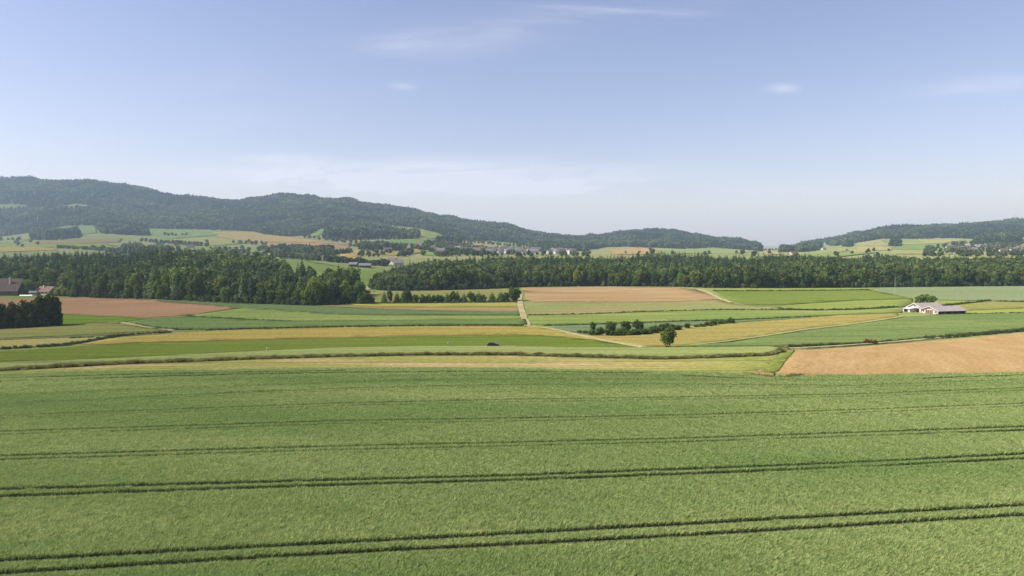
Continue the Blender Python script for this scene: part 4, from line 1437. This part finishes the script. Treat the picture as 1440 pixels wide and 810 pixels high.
# ------------------------------------------------------------------ wooded hills far off
HF = [
    [(-300, 150), (-300, 338), (-100, 336), (0, 333), (40, 328), (75, 322), (90, 318), (134, 317), (142, 328), (160, 334), (178, 339), (206, 340), (214, 334), (205, 327), (190, 321.5), (250, 322.5), (300, 323.5), (356, 325.5),
     (372, 330), (402, 333), (432, 331.5), (450, 323), (472, 315), (500, 314), (540, 316.5), (580, 320), (612, 327), (640, 338), (690, 339.5), (720, 342), (745, 347), (780, 353), (800, 356), (816, 357), (830, 351), (850, 348),
     (880, 347), (930, 349), (960, 350), (1000, 348), (1040, 351), (1071, 353.5), (1071, 150)],
    [(1097, 358), (1097, 342), (1120, 150), (1900, 150), (1900, 332), (1440, 333.5), (1400, 337.5), (1340, 335), (1300, 336), (1240, 336), (1205, 342), (1172, 346.5), (1163, 344), (1160, 340), (1156, 341), (1155, 352), (1130, 356.5), (1108, 358)],
    [(455, 334), (458, 325), (475, 319), (500, 315), (530, 317), (545, 323), (560, 328), (588, 328), (590, 335), (560, 337), (500, 338), (470, 339)],
    [(44, 338), (45, 330), (70, 328), (115, 331), (113, 335), (80, 338)],
    [(170, 357), (172, 350), (190, 346), (200, 350), (200, 358)],
    [(200, 362), (202, 352), (225, 348), (246, 354), (245, 362)],
    [(380, 363), (382, 354), (420, 350), (468, 352), (470, 362), (430, 366)],
    [(596, 350), (596, 342), (620, 339), (645, 343), (672, 350), (660, 353), (620, 351)],
    [(504, 352), (506, 345), (535, 342), (572, 350), (560, 354), (520, 354)],
    [(515, 378), (518, 368), (540, 364), (560, 366), (560, 378)],
    [(1184, 347), (1186, 343), (1197, 343), (1198, 348)],
    [(1251, 347), (1254, 343.5), (1266, 343.5), (1268, 347.5)],
    [(1370, 344), (1372, 339), (1400, 337), (1436, 341), (1436, 345.5), (1400, 346)],
]
HOLES = [[(84, 290.5), (105, 287), (130, 290), (124, 296), (90, 297)], [(-80, 289), (0, 287.5), (20, 287), (44, 290), (28, 296), (-80, 298)]]
sp = 13.0
gx, gy = np.meshgrid(np.arange(-3600, 3700, sp), np.arange(1150, 4300, sp))
gx = (gx + RNG.uniform(-.45, .45, gx.shape) * sp).ravel()
gy = (gy + RNG.uniform(-.45, .45, gy.shape) * sp).ravel()
u = 720 + FPX * gx / gy
k_ = (u > -260) & (u < 1720)
gx, gy = gx[k_], gy[k_]
gz = Hg(gx, gy)
u, v = proj(gx, gy, gz)
m = np.zeros(u.shape, bool)
for i, pl in enumerate(HF):
    q = inpoly(u, v, pl)
    if i < 2:
        q &= gy > 2150
    m |= q
for pl in HOLES:
    m &= ~(inpoly(u, v, pl) & (gy < 3790))
gx, gy, gz, u, v = gx[m], gy[m], gz[m], u[m], v[m]
n = len(gx)
nbv = vnoise(gx / 210, gy / 120, 31) * .6 + vnoise(gx / 70, gy / 60, 32) * .4
con = RNG.uniform(0, 1, n) < np.clip((nbv - .44) * 8, .04, .93)
h = np.where(con, RNG.uniform(18, 27, n), RNG.uniform(14, 22, n)) * (.7 + .6 * vnoise(gx / 38, gy / 60, 33))
h = np.where(gy < 2000, h * .55, h)
mh1 = M['leaf_hill']
mh2 = leaf_mat('hill_needles', (.036, .056, .030, 1), (.052, .075, .036, 1), trans=.12, patch=200, cp=(.030, .048, .026, 1))
HB = [broad_crown('hill_crown', 170, mh1, lobes=7, r=.42, low=.1, size=.095, seed=700 + i) for i in range(4)]
HC = [conifer_crown('hill_crown', 150, mh2, r=.20, low=.05, size=.08, seed=720 + i) for i in range(3)]
ix = np.where(con, 4 + RNG.integers(0, 3, n), RNG.integers(0, 4, n))
for nm, sel, lb in (('hillside_forest', (u < 820) & (gy > 2000), 'forest covering the long high hill at the left'), ('hillside_forest', (u >= 820) & (u < 1085) & (gy > 2000), 'forest on the low middle hill'),
                    ('hillside_forest', (u >= 1085) & (gy > 2000), 'forest on the hill at the right'), ('far_copse', gy <= 2000, 'copses and tree clumps among the far fields')):
    q = np.nonzero(sel)[0]
    if len(q) == 0:
        continue
    scatter(nm, np.column_stack([gx[q], gy[q], gz[q]]), RNG.uniform(0, 6.28, len(q)), np.column_stack([h[q], h[q], h[q]]), ix[q], HB + HC, lb)
print('hill trees', n)

# loose trees, orchards and hedgerows among the far fields
lx, ly, lh = [], [], []


def far_line(px, every, h0, h1, jit=3.0):
    for (u_, v_) in densline(px, every):
        q = P(u_ + random.uniform(-.5, .5), v_ + random.uniform(-.3, .3))
        lx.append(q.x + random.uniform(-jit, jit)); ly.append(q.y + random.uniform(-jit, jit) * 3); lh.append(random.uniform(h0, h1))


def far_cloud(u0, u1, v0, v1, n_, h0, h1):
    for _ in range(n_):
        q = P(random.uniform(u0, u1), random.uniform(v0, v1))
        lx.append(q.x); ly.append(q.y); lh.append(random.uniform(h0, h1))


far_line([(82, 349), (120, 351), (172, 354)], 1.6, 5, 8)
far_line([(0, 338), (30, 337.5)], 9, 8, 12)
far_line([(200, 340), (235, 343), (290, 347)], 4, 7, 12)
far_line([(232, 331), (262, 331.5)], 6, 7, 10)
far_line([(330, 342), (372, 345)], 5, 7, 11)
far_line([(376, 351), (420, 348.5), (430, 349)], 4, 7, 12)
far_line([(388, 361), (440, 366), (500, 371), (545, 374)], 2.0, 6, 10)
far_line([(470, 358), (492, 356)], 2.0, 7, 10)
far_line([(490, 346), (510, 349), (545, 352), (568, 351)], 3.0, 7, 11)
far_line([(598, 349), (640, 352), (672, 353)], 2.2, 8, 12)
far_line([(580, 350), (620, 355), (660, 358)], 3.0, 8, 12)
far_line([(430, 334), (480, 341), (520, 343)], 6, 8, 13)
far_line([(300, 324), (360, 326)], 12, 8, 13)
far_line([(640, 340), (700, 345), (745, 348)], 4.5, 8, 13)
far_line([(915, 351), (918, 358)], 1.2, 9, 13)
far_line([(1064, 352), (1098, 351.8)], 2, 6, 9)
far_line([(1340, 345), (1370, 343.5)], 3, 8, 12)
far_line([(1400, 343), (1440, 342)], 1.5, 9, 13)
far_line([(1395, 346), (1432, 345.6)], 1.2, 7, 10)
far_cloud(500, 570, 351, 362, 34, 5, 9)
far_cloud(560, 680, 346, 362, 44, 7, 12)
far_cloud(605, 830, 348, 361, 230, 5, 9)
far_cloud(1110, 1250, 352, 361, 14, 5, 9)
far_cloud(1300, 1440, 347, 361, 190, 6, 11)
far_cloud(130, 420, 350, 364, 60, 6, 11)
far_cloud(860, 1090, 354, 362, 12, 6, 10)
far_cloud(0, 60, 334, 350, 12, 7, 11)
far_cloud(240, 380, 338, 362, 22, 6, 11)
lx, ly, lh = map(np.array, (lx, ly, lh))
n = len(lx)
scatter('far_trees', np.column_stack([lx, ly, Hg(lx, ly)]), RNG.uniform(0, 6.28, n), np.column_stack([lh * 1.2, lh * 1.2, lh]), RNG.integers(0, 4, n), HB, 'hedgerow and orchard trees dotted over the far slopes and the village')

# ------------------------------------------------------------------ far houses
WALLS = {'white': surf('white_render', (0.48, 0.46, 0.43, 1), .8), 'cream': surf('cream_render', (0.46, 0.40, 0.32, 1), .8), 'grey': surf('grey_render', (.40, .39, .37, 1), .8), 'timber': surf('dark_timber', (.12, .08, .055, 1), .8)}
ROOFS = {'brown': surf('brown_tiles', (.12, .085, .07, 1), .8), 'grey': surf('grey_roof', (.15, .145, .14, 1), .7), 'red': surf('reddish_tiles', (.20, .105, .075, 1), .8)}
GLASSM = surf('dark_window', (.03, .035, .045, 1), .15, noise=.02)


def house(x, y, z, l, w, eave, ridge, rz, wall, roof, label, group, name='village_house', far_=True, chimney=None):
    e = empty(name, (x, y, z), rz)
    tag(e, label, 'house', group)
    mb = MB()
    mb.prism([(-w / 2, -1), (w / 2, -1), (w / 2, eave), (0, ridge - .15), (-w / 2, eave)], -l / 2, l / 2)
    mb.build('wall', wall, e)
    mb = MB()
    o_ = .6
    k2 = (ridge - eave) / (w / 2)
    mb.prism([(-w / 2 - o_, eave - o_ * k2 + .05), (0, ridge + .05), (w / 2 + o_, eave - o_ * k2 + .05), (w / 2 + o_, eave - o_ * k2 + .3), (0, ridge + .32), (-w / 2 - o_, eave - o_ * k2 + .3)], -l / 2 - .5, l / 2 + .5)
    rf = mb.build('roof', roof, e)
    if chimney:
        cx_, cy_ = chimney
        MB().box(cx_ - .5, cx_ + .5, cy_ - .5, cy_ + .5, eave, ridge + 1.1).build('chimney', WALLS['cream'], rf)
    if not far_:
        for sx in (-1, 1):
            for t in (-.3, .3):
                MB().box(sx * l / 2 - .04, sx * l / 2 + .04, t * w - .6, t * w + .6, eave * .4, eave * .4 + 1.3).build('window', GLASSM, e)
    for t in ((-.3, 0, .3) if True else ()):
        MB().box(t * l - .55, t * l + .55, -w / 2 - .05, -w / 2 + .04, eave * .42, eave * .42 + 1.3).build('window', GLASSM, e)
    return e


random.seed(31)
spots = []


def village(u0, u1, v0, v1, n_, phrase, group):
    for _ in range(n_):
        for _t in range(40):
            u_, v_ = random.uniform(u0, u1), random.uniform(v0, v1)
            q = P(u_, v_)
            if all((q.x - s[0]) ** 2 + (q.y - s[1]) ** 2 > 17 ** 2 for s in spots):
                break
        spots.append((q.x, q.y))
        wk = random.choices(['white', 'cream', 'grey'], [5, 3, 2])[0]
        rk = random.choices(['brown', 'grey', 'red'], [5, 5, .8])[0]
        l_, w_ = random.uniform(10, 15.5), random.uniform(8, 10)
        ev = random.uniform(4.5, 6.5)
        big = l_ > 13.5
        e = house(q.x, q.y, q.z, l_, w_, ev, ev + w_ * .42, random.uniform(-.5, .5) + (math.pi / 2 if random.random() < .35 else 0), WALLS[wk], ROOFS[rk],
              'x', f'{"long" if big else "small"} {wk} houses with {"reddish" if rk == "red" else rk} roofs {group}')
        sz_, rr_ = "long" if big else "small", "reddish" if rk == "red" else rk
        later(e, u_, f'{sz_} {wk} house with {rr_} roof {group}', f'{sz_} {wk} {rr_}-roofed houses {group}', '')


village(608, 725, 349.5, 357.5, 54, 'in the left half of the village below the long hill', 'in the left half of the village')
village(725, 815, 351, 357.5, 36, 'in the right half of the village below the long hill', 'in the right half of the village')
village(1335, 1440, 350, 357.5, 30, 'in the hamlet above the wood at the right edge', 'in the hamlet at the right edge')
village(1340, 1400, 344.5, 349, 7, 'on the slope above the right hamlet', 'on the slope above the right hamlet')
for i, (u_, v_, wk, rk, lb) in enumerate([(552, 371, 'white', 'brown', 'white farmhouse with brown roof just above the meadow gap'), (560, 374, 'cream', 'grey', 'cream shed with grey roof beside the white farmhouse above the gap'),
                                          (92, 293, 'cream', 'red', 'farmhouse with reddish roof in the clearing high on the wooded hill'), (545, 355, 'white', 'brown', 'lone white house among the orchard trees on the slope'),
                                          (268, 350, 'cream', 'brown', 'small cream house alone among the tan fields on the left slope'), (1115, 361, 'cream', 'red', 'cream house with reddish roof showing over the wood below the gap in the hills'),
                                          (505, 321.5, 'cream', 'red', 'reddish-roofed farmhouse at the edge of the hillside clearing'), (690, 338, 'white', 'grey', 'white house at the foot of the long hill'), (1158, 352, 'cream', 'grey', 'small cream house below the right hill')]):
    q = P(u_, v_)
    house(q.x, q.y, q.z, 15, 10, 5, 9.4, random.uniform(-.6, .6), WALLS[wk], ROOFS[rk], lb, None, 'farmhouse')
# low grey farm sheds in the gap
for i, (u_, v_, l_) in enumerate([(513, 376, 17), (497, 374.5, 11)]):
    q = P(u_, v_)
    house(q.x, q.y, q.z, l_, 13, 2.8, 5.6, .12, WALLS['timber'], ROOFS['grey'], ['long low grey farm shed at the top of the meadow gap', 'shorter grey farm shed left of the long one above the meadow gap'][i], None, 'farm_shed')

# ------------------------------------------------------------------ the farm at the left
def hpx(u, v):
    q = P(u, v)
    return q, q.y / FPX


M['oldtile'] = surf('old_brown_tiles', (.060, .046, .040, 1), .85, scale=.5, noise=.25)
q, m_ = hpx(4, 414.5)
l_ = 56 * m_
e = house(q.x, q.y, q.z, l_, 15, 7.0 * m_ * .9, 22.5 * m_, .08, WALLS['timber'], M['oldtile'], 'big old farmhouse with a huge brown tiled roof at the left edge', None, 'farmhouse', False, (14 * m_, -3.2))
q, m_ = hpx(67, 414.0)
house(q.x, q.y, q.z, 24 * m_, 9, 4.6 * m_, 11.0 * m_, -.25, WALLS['cream'], surf('rosy_tiles', (.15, .095, .078, 1), .85, scale=.6, noise=.2), 'low cream farmhouse with pinkish tiled roof half hidden by the dark hedge', None, 'farmhouse', False, (-2, -1))
q, m_ = hpx(47, 415)
house(q.x, q.y, q.z, 4.2, 3.6, 2.0, 3.1, .4, WALLS['white'], ROOFS['grey'], 'tiny white shed between the two farmhouses', None, 'garden_shed')
q, m_ = hpx(37, 416)
e = empty('plastic_tunnel', q, .05)
tag(e, 'long low white plastic tunnel on the grass in front of the farmhouses', 'plant tunnel')
mb = MB()
nn = 9
for k0, (xa, xb) in enumerate([(-4.6, 4.6)]):
    mb.prism([(math.cos(math.pi * i / nn) * .8, math.sin(math.pi * i / nn) * .75) for i in range(nn + 1)][::-1], xa, xb)
mb.build('cover', surf('white_plastic', (.8, .8, .76, 1), .4, noise=.04), e)
mb = MB()
for t in range(7):
    xx = -4.6 + t * 9.2 / 6
    mb.tube([(xx, math.cos(math.pi * i / nn) * .83, math.sin(math.pi * i / nn) * .78) for i in range(nn + 1)], .03, 5)
mb.build('hoops', surf('grey_steel', (.3, .3, .3, 1), .5, .6), e)
for i, (u_, v_, tp, w_, c_) in enumerate([(33, 415, 401, 9, (.8, .85, .8)), (41, 414.5, 394, 13, (1.1, 1.15, 1.1)), (24, 415.5, 411, 7, (.8, .9, .6)), (9, 415.6, 411.5, 7, (.7, .8, .6)), (84, 416, 402, 15, (1.3, 1.3, .95)), (92, 416.5, 405, 12, (1.1, 1.1, .8)),
                                          (99, 417, 409, 9, (1, 1, .8)), (53, 415.6, 411, 6, (.9, .9, .7)), (76, 416.4, 410.5, 9, (.7, .7, .6))]):
    x, y, mp_ = at(u_, v_)
    h = (v_ - tp) * mp_
    lb = ['dark conical tree at the right gable of the big farmhouse', 'grey-green round tree behind the white plastic tunnel', 'small garden bush at the right corner of the big farmhouse', 'low bush before the dark wall of the big farmhouse',
          'round light green tree just right of the low farmhouse', 'second tree right of the low farmhouse', 'small bush at the left end of the ploughed field top edge', 'little bush left of the low farmhouse', 'dark bush in front of the low farmhouse'][i]
    if i == 0:
        plant('garden_tree', 'tree', lb, None, x, y, h, CONI[3], TRKC[0], 1.9, (.9, .95, .9))
    elif h / mp_ < 8.5:
        plant('garden_bush', 'bush', lb, None, x, y, h, BUSHC[i % 4], None, w_ * mp_ / h / 1.15, c_, part='foliage')
    else:
        plant('garden_tree', 'tree', lb, None, x, y, h, BROAD[i % 6], TRK[0], w_ * mp_ / h / .68, c_)

# ------------------------------------------------------------------ white barn
BW = surf('barn_white_render', (.56, .49, .42, 1), .85, scale=.8, noise=.12)
BR = surf('barn_fibre_cement', (.31, .27, .245, 1), .7, scale=.5, noise=.16)
BD = surf('barn_brown_door', (.16, .085, .045, 1), .7, scale=2)
BT = surf('barn_trim', (.62, .58, .52, 1), .6)
BK = surf('opening_shade', (.02, .018, .016, 1), .9)  # near-black for flat panels that paint the shade inside doorways and bays
qr = P(1319, 442.6)
ang = R(14)


def barn(name, label, corner, L_, w, eave, ridge, doors, windows, hip=0):
    """local x runs along the ridge away from the camera-left gable, y runs back; the gable is at x=0"""
    e = empty(name, corner, ang)
    tag(e, label, 'barn', None)
    mb = MB()
    prof = [(0, -1), (w, -1), (w, eave), (w / 2, ridge), (0, eave)]
    mb.prism(prof, 0, L_)
    mb.build('wall', BW, e)
    k2 = (ridge - eave) / (w / 2)
    ov = .9
    mb = MB()
    mb.prism([(-ov, eave - ov * k2 + .03), (w / 2, ridge + .03), (w + ov, eave - ov * k2 + .03), (w + ov, eave - ov * k2 + .2), (w / 2, ridge + .22), (-ov, eave - ov * k2 + .2)], -.7, L_ + .7)
    rf = mb.build('roof', BR, e)
    mb = MB()
    mb.prism([(-ov, eave - ov * k2 - .12), (w / 2, ridge - .10), (w + ov, eave - ov * k2 - .12), (w + ov, eave - ov * k2 + .225), (w / 2, ridge + .25), (-ov, eave - ov * k2 + .225)], -.82, -.703)
    mb.build('bargeboard', BT, rf)
    MB().tube([(-.7, -ov - .06, eave - ov * k2 + .08), (L_ + .7, -ov - .06, eave - ov * k2 + .08)], .09, 6).build('gutter', surf('zinc', (.3, .3, .31, 1), .4, .7), rf)
    mb = MB()
    for i in range(int(L_ // 4)):
        mb.box(2 + i * 4, 2.8 + i * 4, w / 2 - .25, w / 2 + .25, ridge + .15, ridge + .34)
    mb.build('ridge_vents', BR, rf)
    for (y0, y1, z1, mt, kind) in doors:
        d = MB().box(-.06, .05, y0, y1, .02, z1).build('door', mt, e)
        if mt is BD:
            mb = MB()
            nb_ = max(2, int((y1 - y0) / 1.1))
            for i in range(nb_ + 1):
                yy_ = y0 + (y1 - y0) * i / nb_
                mb.box(-.11, -.062, yy_ - .06, yy_ + .06, .05, z1)
            mb.box(-.13, -.062, y0 - .2, y1 + .2, z1 + .01, z1 + .16)
            mb.build('door_frame', BT, d)
    for (y0, y1, z0, z1) in windows:
        f_ = MB().box(-.05, .04, y0, y1, z0, z1).build('window', GLASSM, e)
        MB().box(-.08, -.051, y0 - .1, y1 + .1, z0 - .14, z0 - .01).build('sill', BT, f_)
    for i in range(4):   # near-black panels on the solid long wall paint the shade of open bays
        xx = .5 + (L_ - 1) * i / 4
        MB().box(xx, xx + (L_ - 1) / 4 - .3, -.05, .04, .1, eave * .9).build('side_shade_panel', BK, e)
    return e


mbr = qr.y / FPX
b1 = barn('barn', 'front white barn with brown gable doors and long grey-brown roof', (qr.x, qr.y, qr.z), 19.5, 11.2, 2.1, 4.1,
          [(3.4, 5.6, 2.2, BD, 0), (5.7, 8.4, 2.2, BD, 0)], [(1.0, 2.0, .9, 1.6), (9.4, 10.3, .9, 1.6), (5.1, 6.1, 2.9, 3.4)])
c_, s_ = math.cos(ang), math.sin(ang)
dx, dy = 0.5, 12.1
q2 = Vector((qr.x + dx * c_ - dy * s_, qr.y + dx * s_ + dy * c_, 0))
q2.z = float(Hg(q2.x, q2.y))
b2 = barn('barn', 'rear white barn behind the front one, its gable half covered by a lean-to', q2, 15.5, 9.0, 3.0, 5.1,
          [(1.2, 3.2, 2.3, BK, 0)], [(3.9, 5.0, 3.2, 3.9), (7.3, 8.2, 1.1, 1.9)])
# lean-to standing against the rear barn's gable
d_ = (-4.6, 17.2)
q3 = Vector((qr.x + d_[0] * c_ - d_[1] * s_, qr.y + d_[0] * s_ + d_[1] * c_, 0))
q3.z = float(Hg(q3.x, q3.y))
mb = MB()
mb.prism([(0, -1), (4.2, -1), (4.2, 2.5), (0, 1.9)], 0, 5.2, axis='y')
mb.build('lean_to', BW, b2)
lo = bpy.data.objects[[o.name for o in b2.children if o.name.startswith('lean_to')][0]]
lo.location = (-4.2, 3.6, 0)
mb = MB()
mb.prism([(-.5, 1.86), (4.17, 2.53), (4.17, 2.66), (-.5, 1.99)], -.3, 5.5, axis='y')
mb.build('lean_to_roof', surf('pale_sheet_roof', (.55, .53, .5, 1), .6), lo)
MB().box(-.05, .04, 1.5, 4.2, .1, 1.6).build('opening', BK, lo)  # flat panel, the shade inside the lean-to put in as near-black

# ------------------------------------------------------------------ the dark car on the pale strip
def build_car():
    e = empty('parked_car', (0, 0, 0))
    paint = surf('black_paint', (.010, .009, .009, 1), .5, noise=.02, spec=.2)
    glass = surf('car_glass', (.02, .024, .028, 1), .2, noise=.01, spec=.3)
    prof = [(-2.08, .42), (-2.1, .72), (-2.02, .98), (-1.75, 1.32), (-1.2, 1.46), (-.3, 1.47), (.35, 1.34), (1.0, 1.0), (1.75, .86), (2.05, .68), (2.1, .42), (1.75, .26), (-1.75, .26)]
    vs, fs = [], []
    n_ = len(prof)
    secs = [(-.86, .90), (-.80, .98), (-.55, 1.0), (.55, 1.0), (.80, .98), (.86, .90)]
    for yk, sc in secs:
        for (px_, pz) in prof:
            top = max(0, pz - .9)
            inw = 1 - .30 * top
            vs.append((px_ * (sc * .5 + .5), yk * inw, .26 + (pz - .26) * (sc if abs(yk) > .7 else 1)))
    for i in range(len(secs) - 1):
        for k0 in range(n_):
            fs.append((i * n_ + k0, i * n_ + (k0 + 1) % n_, (i + 1) * n_ + (k0 + 1) % n_, (i + 1) * n_ + k0))
    fs.append(tuple(range(n_))[::-1])
    fs.append(tuple((len(secs) - 1) * n_ + k0 for k0 in range(n_)))
    MB().add(vs, fs).build('body', paint, e, True)
    for s in (-1, 1):
        MB().add([(-1.55, s * .835, .98), (-.2, s * .85, .98), (-.2, s * .745, 1.33), (-1.2, s * .745, 1.33), (-1.55, s * .85, .97), (-.2, s * .862, .97), (-.2, s * .758, 1.33), (-1.2, s * .758, 1.33)],
                 [(0, 1, 2, 3), (4, 7, 6, 5), (0, 4, 5, 1), (1, 5, 6, 2), (2, 6, 7, 3), (3, 7, 4, 0)]).build('side_window', glass, e)
        MB().add([(-.12, s * .85, .98), (.85, s * .86, .98), (.25, s * .76, 1.29), (-.12, s * .75, 1.33), (-.12, s * .863, .97), (.85, s * .873, .97), (.25, s * .773, 1.29), (-.12, s * .763, 1.33)],
                 [(0, 1, 2, 3), (4, 7, 6, 5), (0, 4, 5, 1), (1, 5, 6, 2), (2, 6, 7, 3), (3, 7, 4, 0)]).build('side_window', glass, e)
        MB().box(2.0, 2.085, s * .62 - .14, s * .62 + .14, .62, .74).build('headlight', surf('lamp_glass', (.7, .7, .7, 1), .15), e)
        MB().box(-2.09, -2.0, s * .66 - .1, s * .66 + .1, .75, .9).build('rear_light', surf('red_lamp', (.3, .02, .02, 1), .2), e)
        for xx in (-1.28, 1.3):
            w_ = MB()
            w_.tube([(xx, s * .80, .31), (xx, s * .885, .31)], .31, 18)
            wo_ = w_.build('wheel', surf('tyre', (.02, .02, .02, 1), .9), e)
            MB().tube([(xx, s * .885, .31), (xx, s * .90, .31)], .19, 14).build('rim', surf('alloy', (.4, .4, .42, 1), .3, .8), wo_)
    MB().add([(.38, -.60, 1.345), (.38, .60, 1.345), (.98, .70, 1.03), (.98, -.70, 1.03), (.38, -.60, 1.36), (.38, .60, 1.36), (1.0, .70, 1.045), (1.0, -.70, 1.045)], [(0, 1, 2, 3), (4, 7, 6, 5), (0, 4, 5, 1), (1, 5, 6, 2), (2, 6, 7, 3), (3, 7, 4, 0)]).build('windscreen', glass, e)
    return e


car = build_car()
q = P(694, 487.5)
car.location = (q.x, q.y, q.z - .08)
car.rotation_euler = (0, 0, R(-4))
tag(car, 'black car seen side-on at the near edge of the vivid green strip', 'car')

# pale marker stones / stakes at the field edge
for (u_, v_, lb) in [(375, 493.5, 'left pale field marker with a dark foot at the edge of the vivid green strip'), (630, 484.5, 'faint pale field marker left of the black car')]:
    q = P(u_, v_)
    e = empty('field_marker', q, .3)
    tag(e, lb, 'marker')
    MB().tube([(0, 0, -.2), (0.02, 0, .5), (.03, 0, 1.15)], [.11, .1, .09], 8).build('post', surf('pale_post', (.5, .52, .36, 1), .8), e)
    MB().box(-.02, .5, -.03, .04, .55, 1.05).build('plate', surf('pale_plate', (.62, .66, .46, 1), .7), e)
    if u_ < 400:
        MB().tube([(.3, 0, -.1), (.32, 0, .3)], [.28, .16], 8).build('foot_stone', surf('dark_stone', (.05, .055, .02, 1), .9), e)

# ------------------------------------------------------------------ poles
WD = surf('old_pole_wood', (.10, .085, .07, 1), .9, scale=3)
GS = surf('galvanised_steel', (.42, .44, .42, 1), .5, .3)


def pole(u_, vb, vt, mat, label, arms=1, r0=.16):
    q, m2 = hpx(u_, vb)
    h = (vb - vt) * m2
    e = empty('utility_pole', q, .2)
    tag(e, label, 'pole')
    MB().tube([(0, 0, -.5), (0, 0, h * .5), (0, 0, h)], [r0, r0 * .85, r0 * .65], 8).build('mast', mat, e)
    for i in range(arms):
        a_ = MB().box(-.9, .9, -.06, .06, h - .6 - i, h - .45 - i).build('crossarm', mat, e)
        for s in (-.75, .75):
            MB().tube([(s, 0, h - .45 - i), (s, 0, h - .2 - i)], [.06, .04], 6).build('insulator', GS, a_)
    return e


pole(526.5, 426.6, 408.5, WD, 'dark wooden utility pole in the gap of the low row of trees')
pole(502, 409.5, 392, GS, 'pale slim pole in front of the tip of the left wood', 1, .12)
pole(1258, 416, 386, GS, 'tall pale slim pole before the wood left of the barn', 1, .11)
# radio mast on the right hill
yy0 = 3780.0
xx0 = (1424 - 720) / FPX * yy0
zz0 = float(Hg(xx0, yy0))
e = empty('radio_mast', (xx0, yy0, zz0))
tag(e, 'thin lattice radio mast on the crest of the right hill', 'mast')
mb = MB()
H_ = 46.0
cor = [(1.6, 1.6), (-1.6, 1.6), (-1.6, -1.6), (1.6, -1.6)]
for (a_, b_) in cor:
    mb.tube([(a_, b_, -1), (a_ * .3, b_ * .3, H_)], .22, 5)
for t in range(12):
    s0, s1 = 1 - .7 * t / 12, 1 - .7 * (t + 1) / 12
    for i in range(4):
        p0, p1 = cor[i], cor[(i + 1) % 4]
        mb.tube([(p0[0] * s0, p0[1] * s0, H_ * t / 12), (p1[0] * s1, p1[1] * s1, H_ * (t + 1) / 12)], .12, 4)
mb.build('lattice', GS, e)
mb = MB()
mb.tube([(0, 0, H_ - 1), (0, 0, H_ + 9)], [.25, .1], 6)
mb.build('antenna', GS, e)

# bare grass seed stalks along the ditch stay inside the ditch grass; nothing else stands on the plain

name_all()
for o in bpy.data.objects:
    if 'label' in o:
        o['label'] = o['label'].strip()

# ------------------------------------------------------------------ haze
hz = bpy.data.meshes.new('haze')
X_, Y0, Y1, Z0, Z1 = 9200.0, -1300.0, 12400.0, float(GZ.min()) - 1.5, float(GZ.max()) + 70.0
hz.from_pydata([(-X_, Y0, Z0), (X_, Y0, Z0), (X_, Y1, Z0), (-X_, Y1, Z0), (-X_, Y0, Z1), (X_, Y0, Z1), (X_, Y1, Z1), (-X_, Y1, Z1)], [],
               [(0, 3, 2, 1), (4, 5, 6, 7), (0, 1, 5, 4), (1, 2, 6, 5), (2, 3, 7, 6), (3, 0, 4, 7)])
hz.update()
m, nt, out = newmat('haze_air')
pv = nt.nodes.new('ShaderNodeVolumePrincipled')
pv.inputs['Color'].default_value = (.60, .77, 1.0, 1)
pv.inputs['Density'].default_value = 8.5e-5
pv.inputs['Anisotropy'].default_value = 0.2
nt.links.new(pv.outputs[0], out.inputs['Volume'])
hz.materials.append(m)
ho = link('haze', hz)
tag(ho, 'thin summer haze over the whole valley', kind='stuff')
print('objects', len(bpy.data.objects))
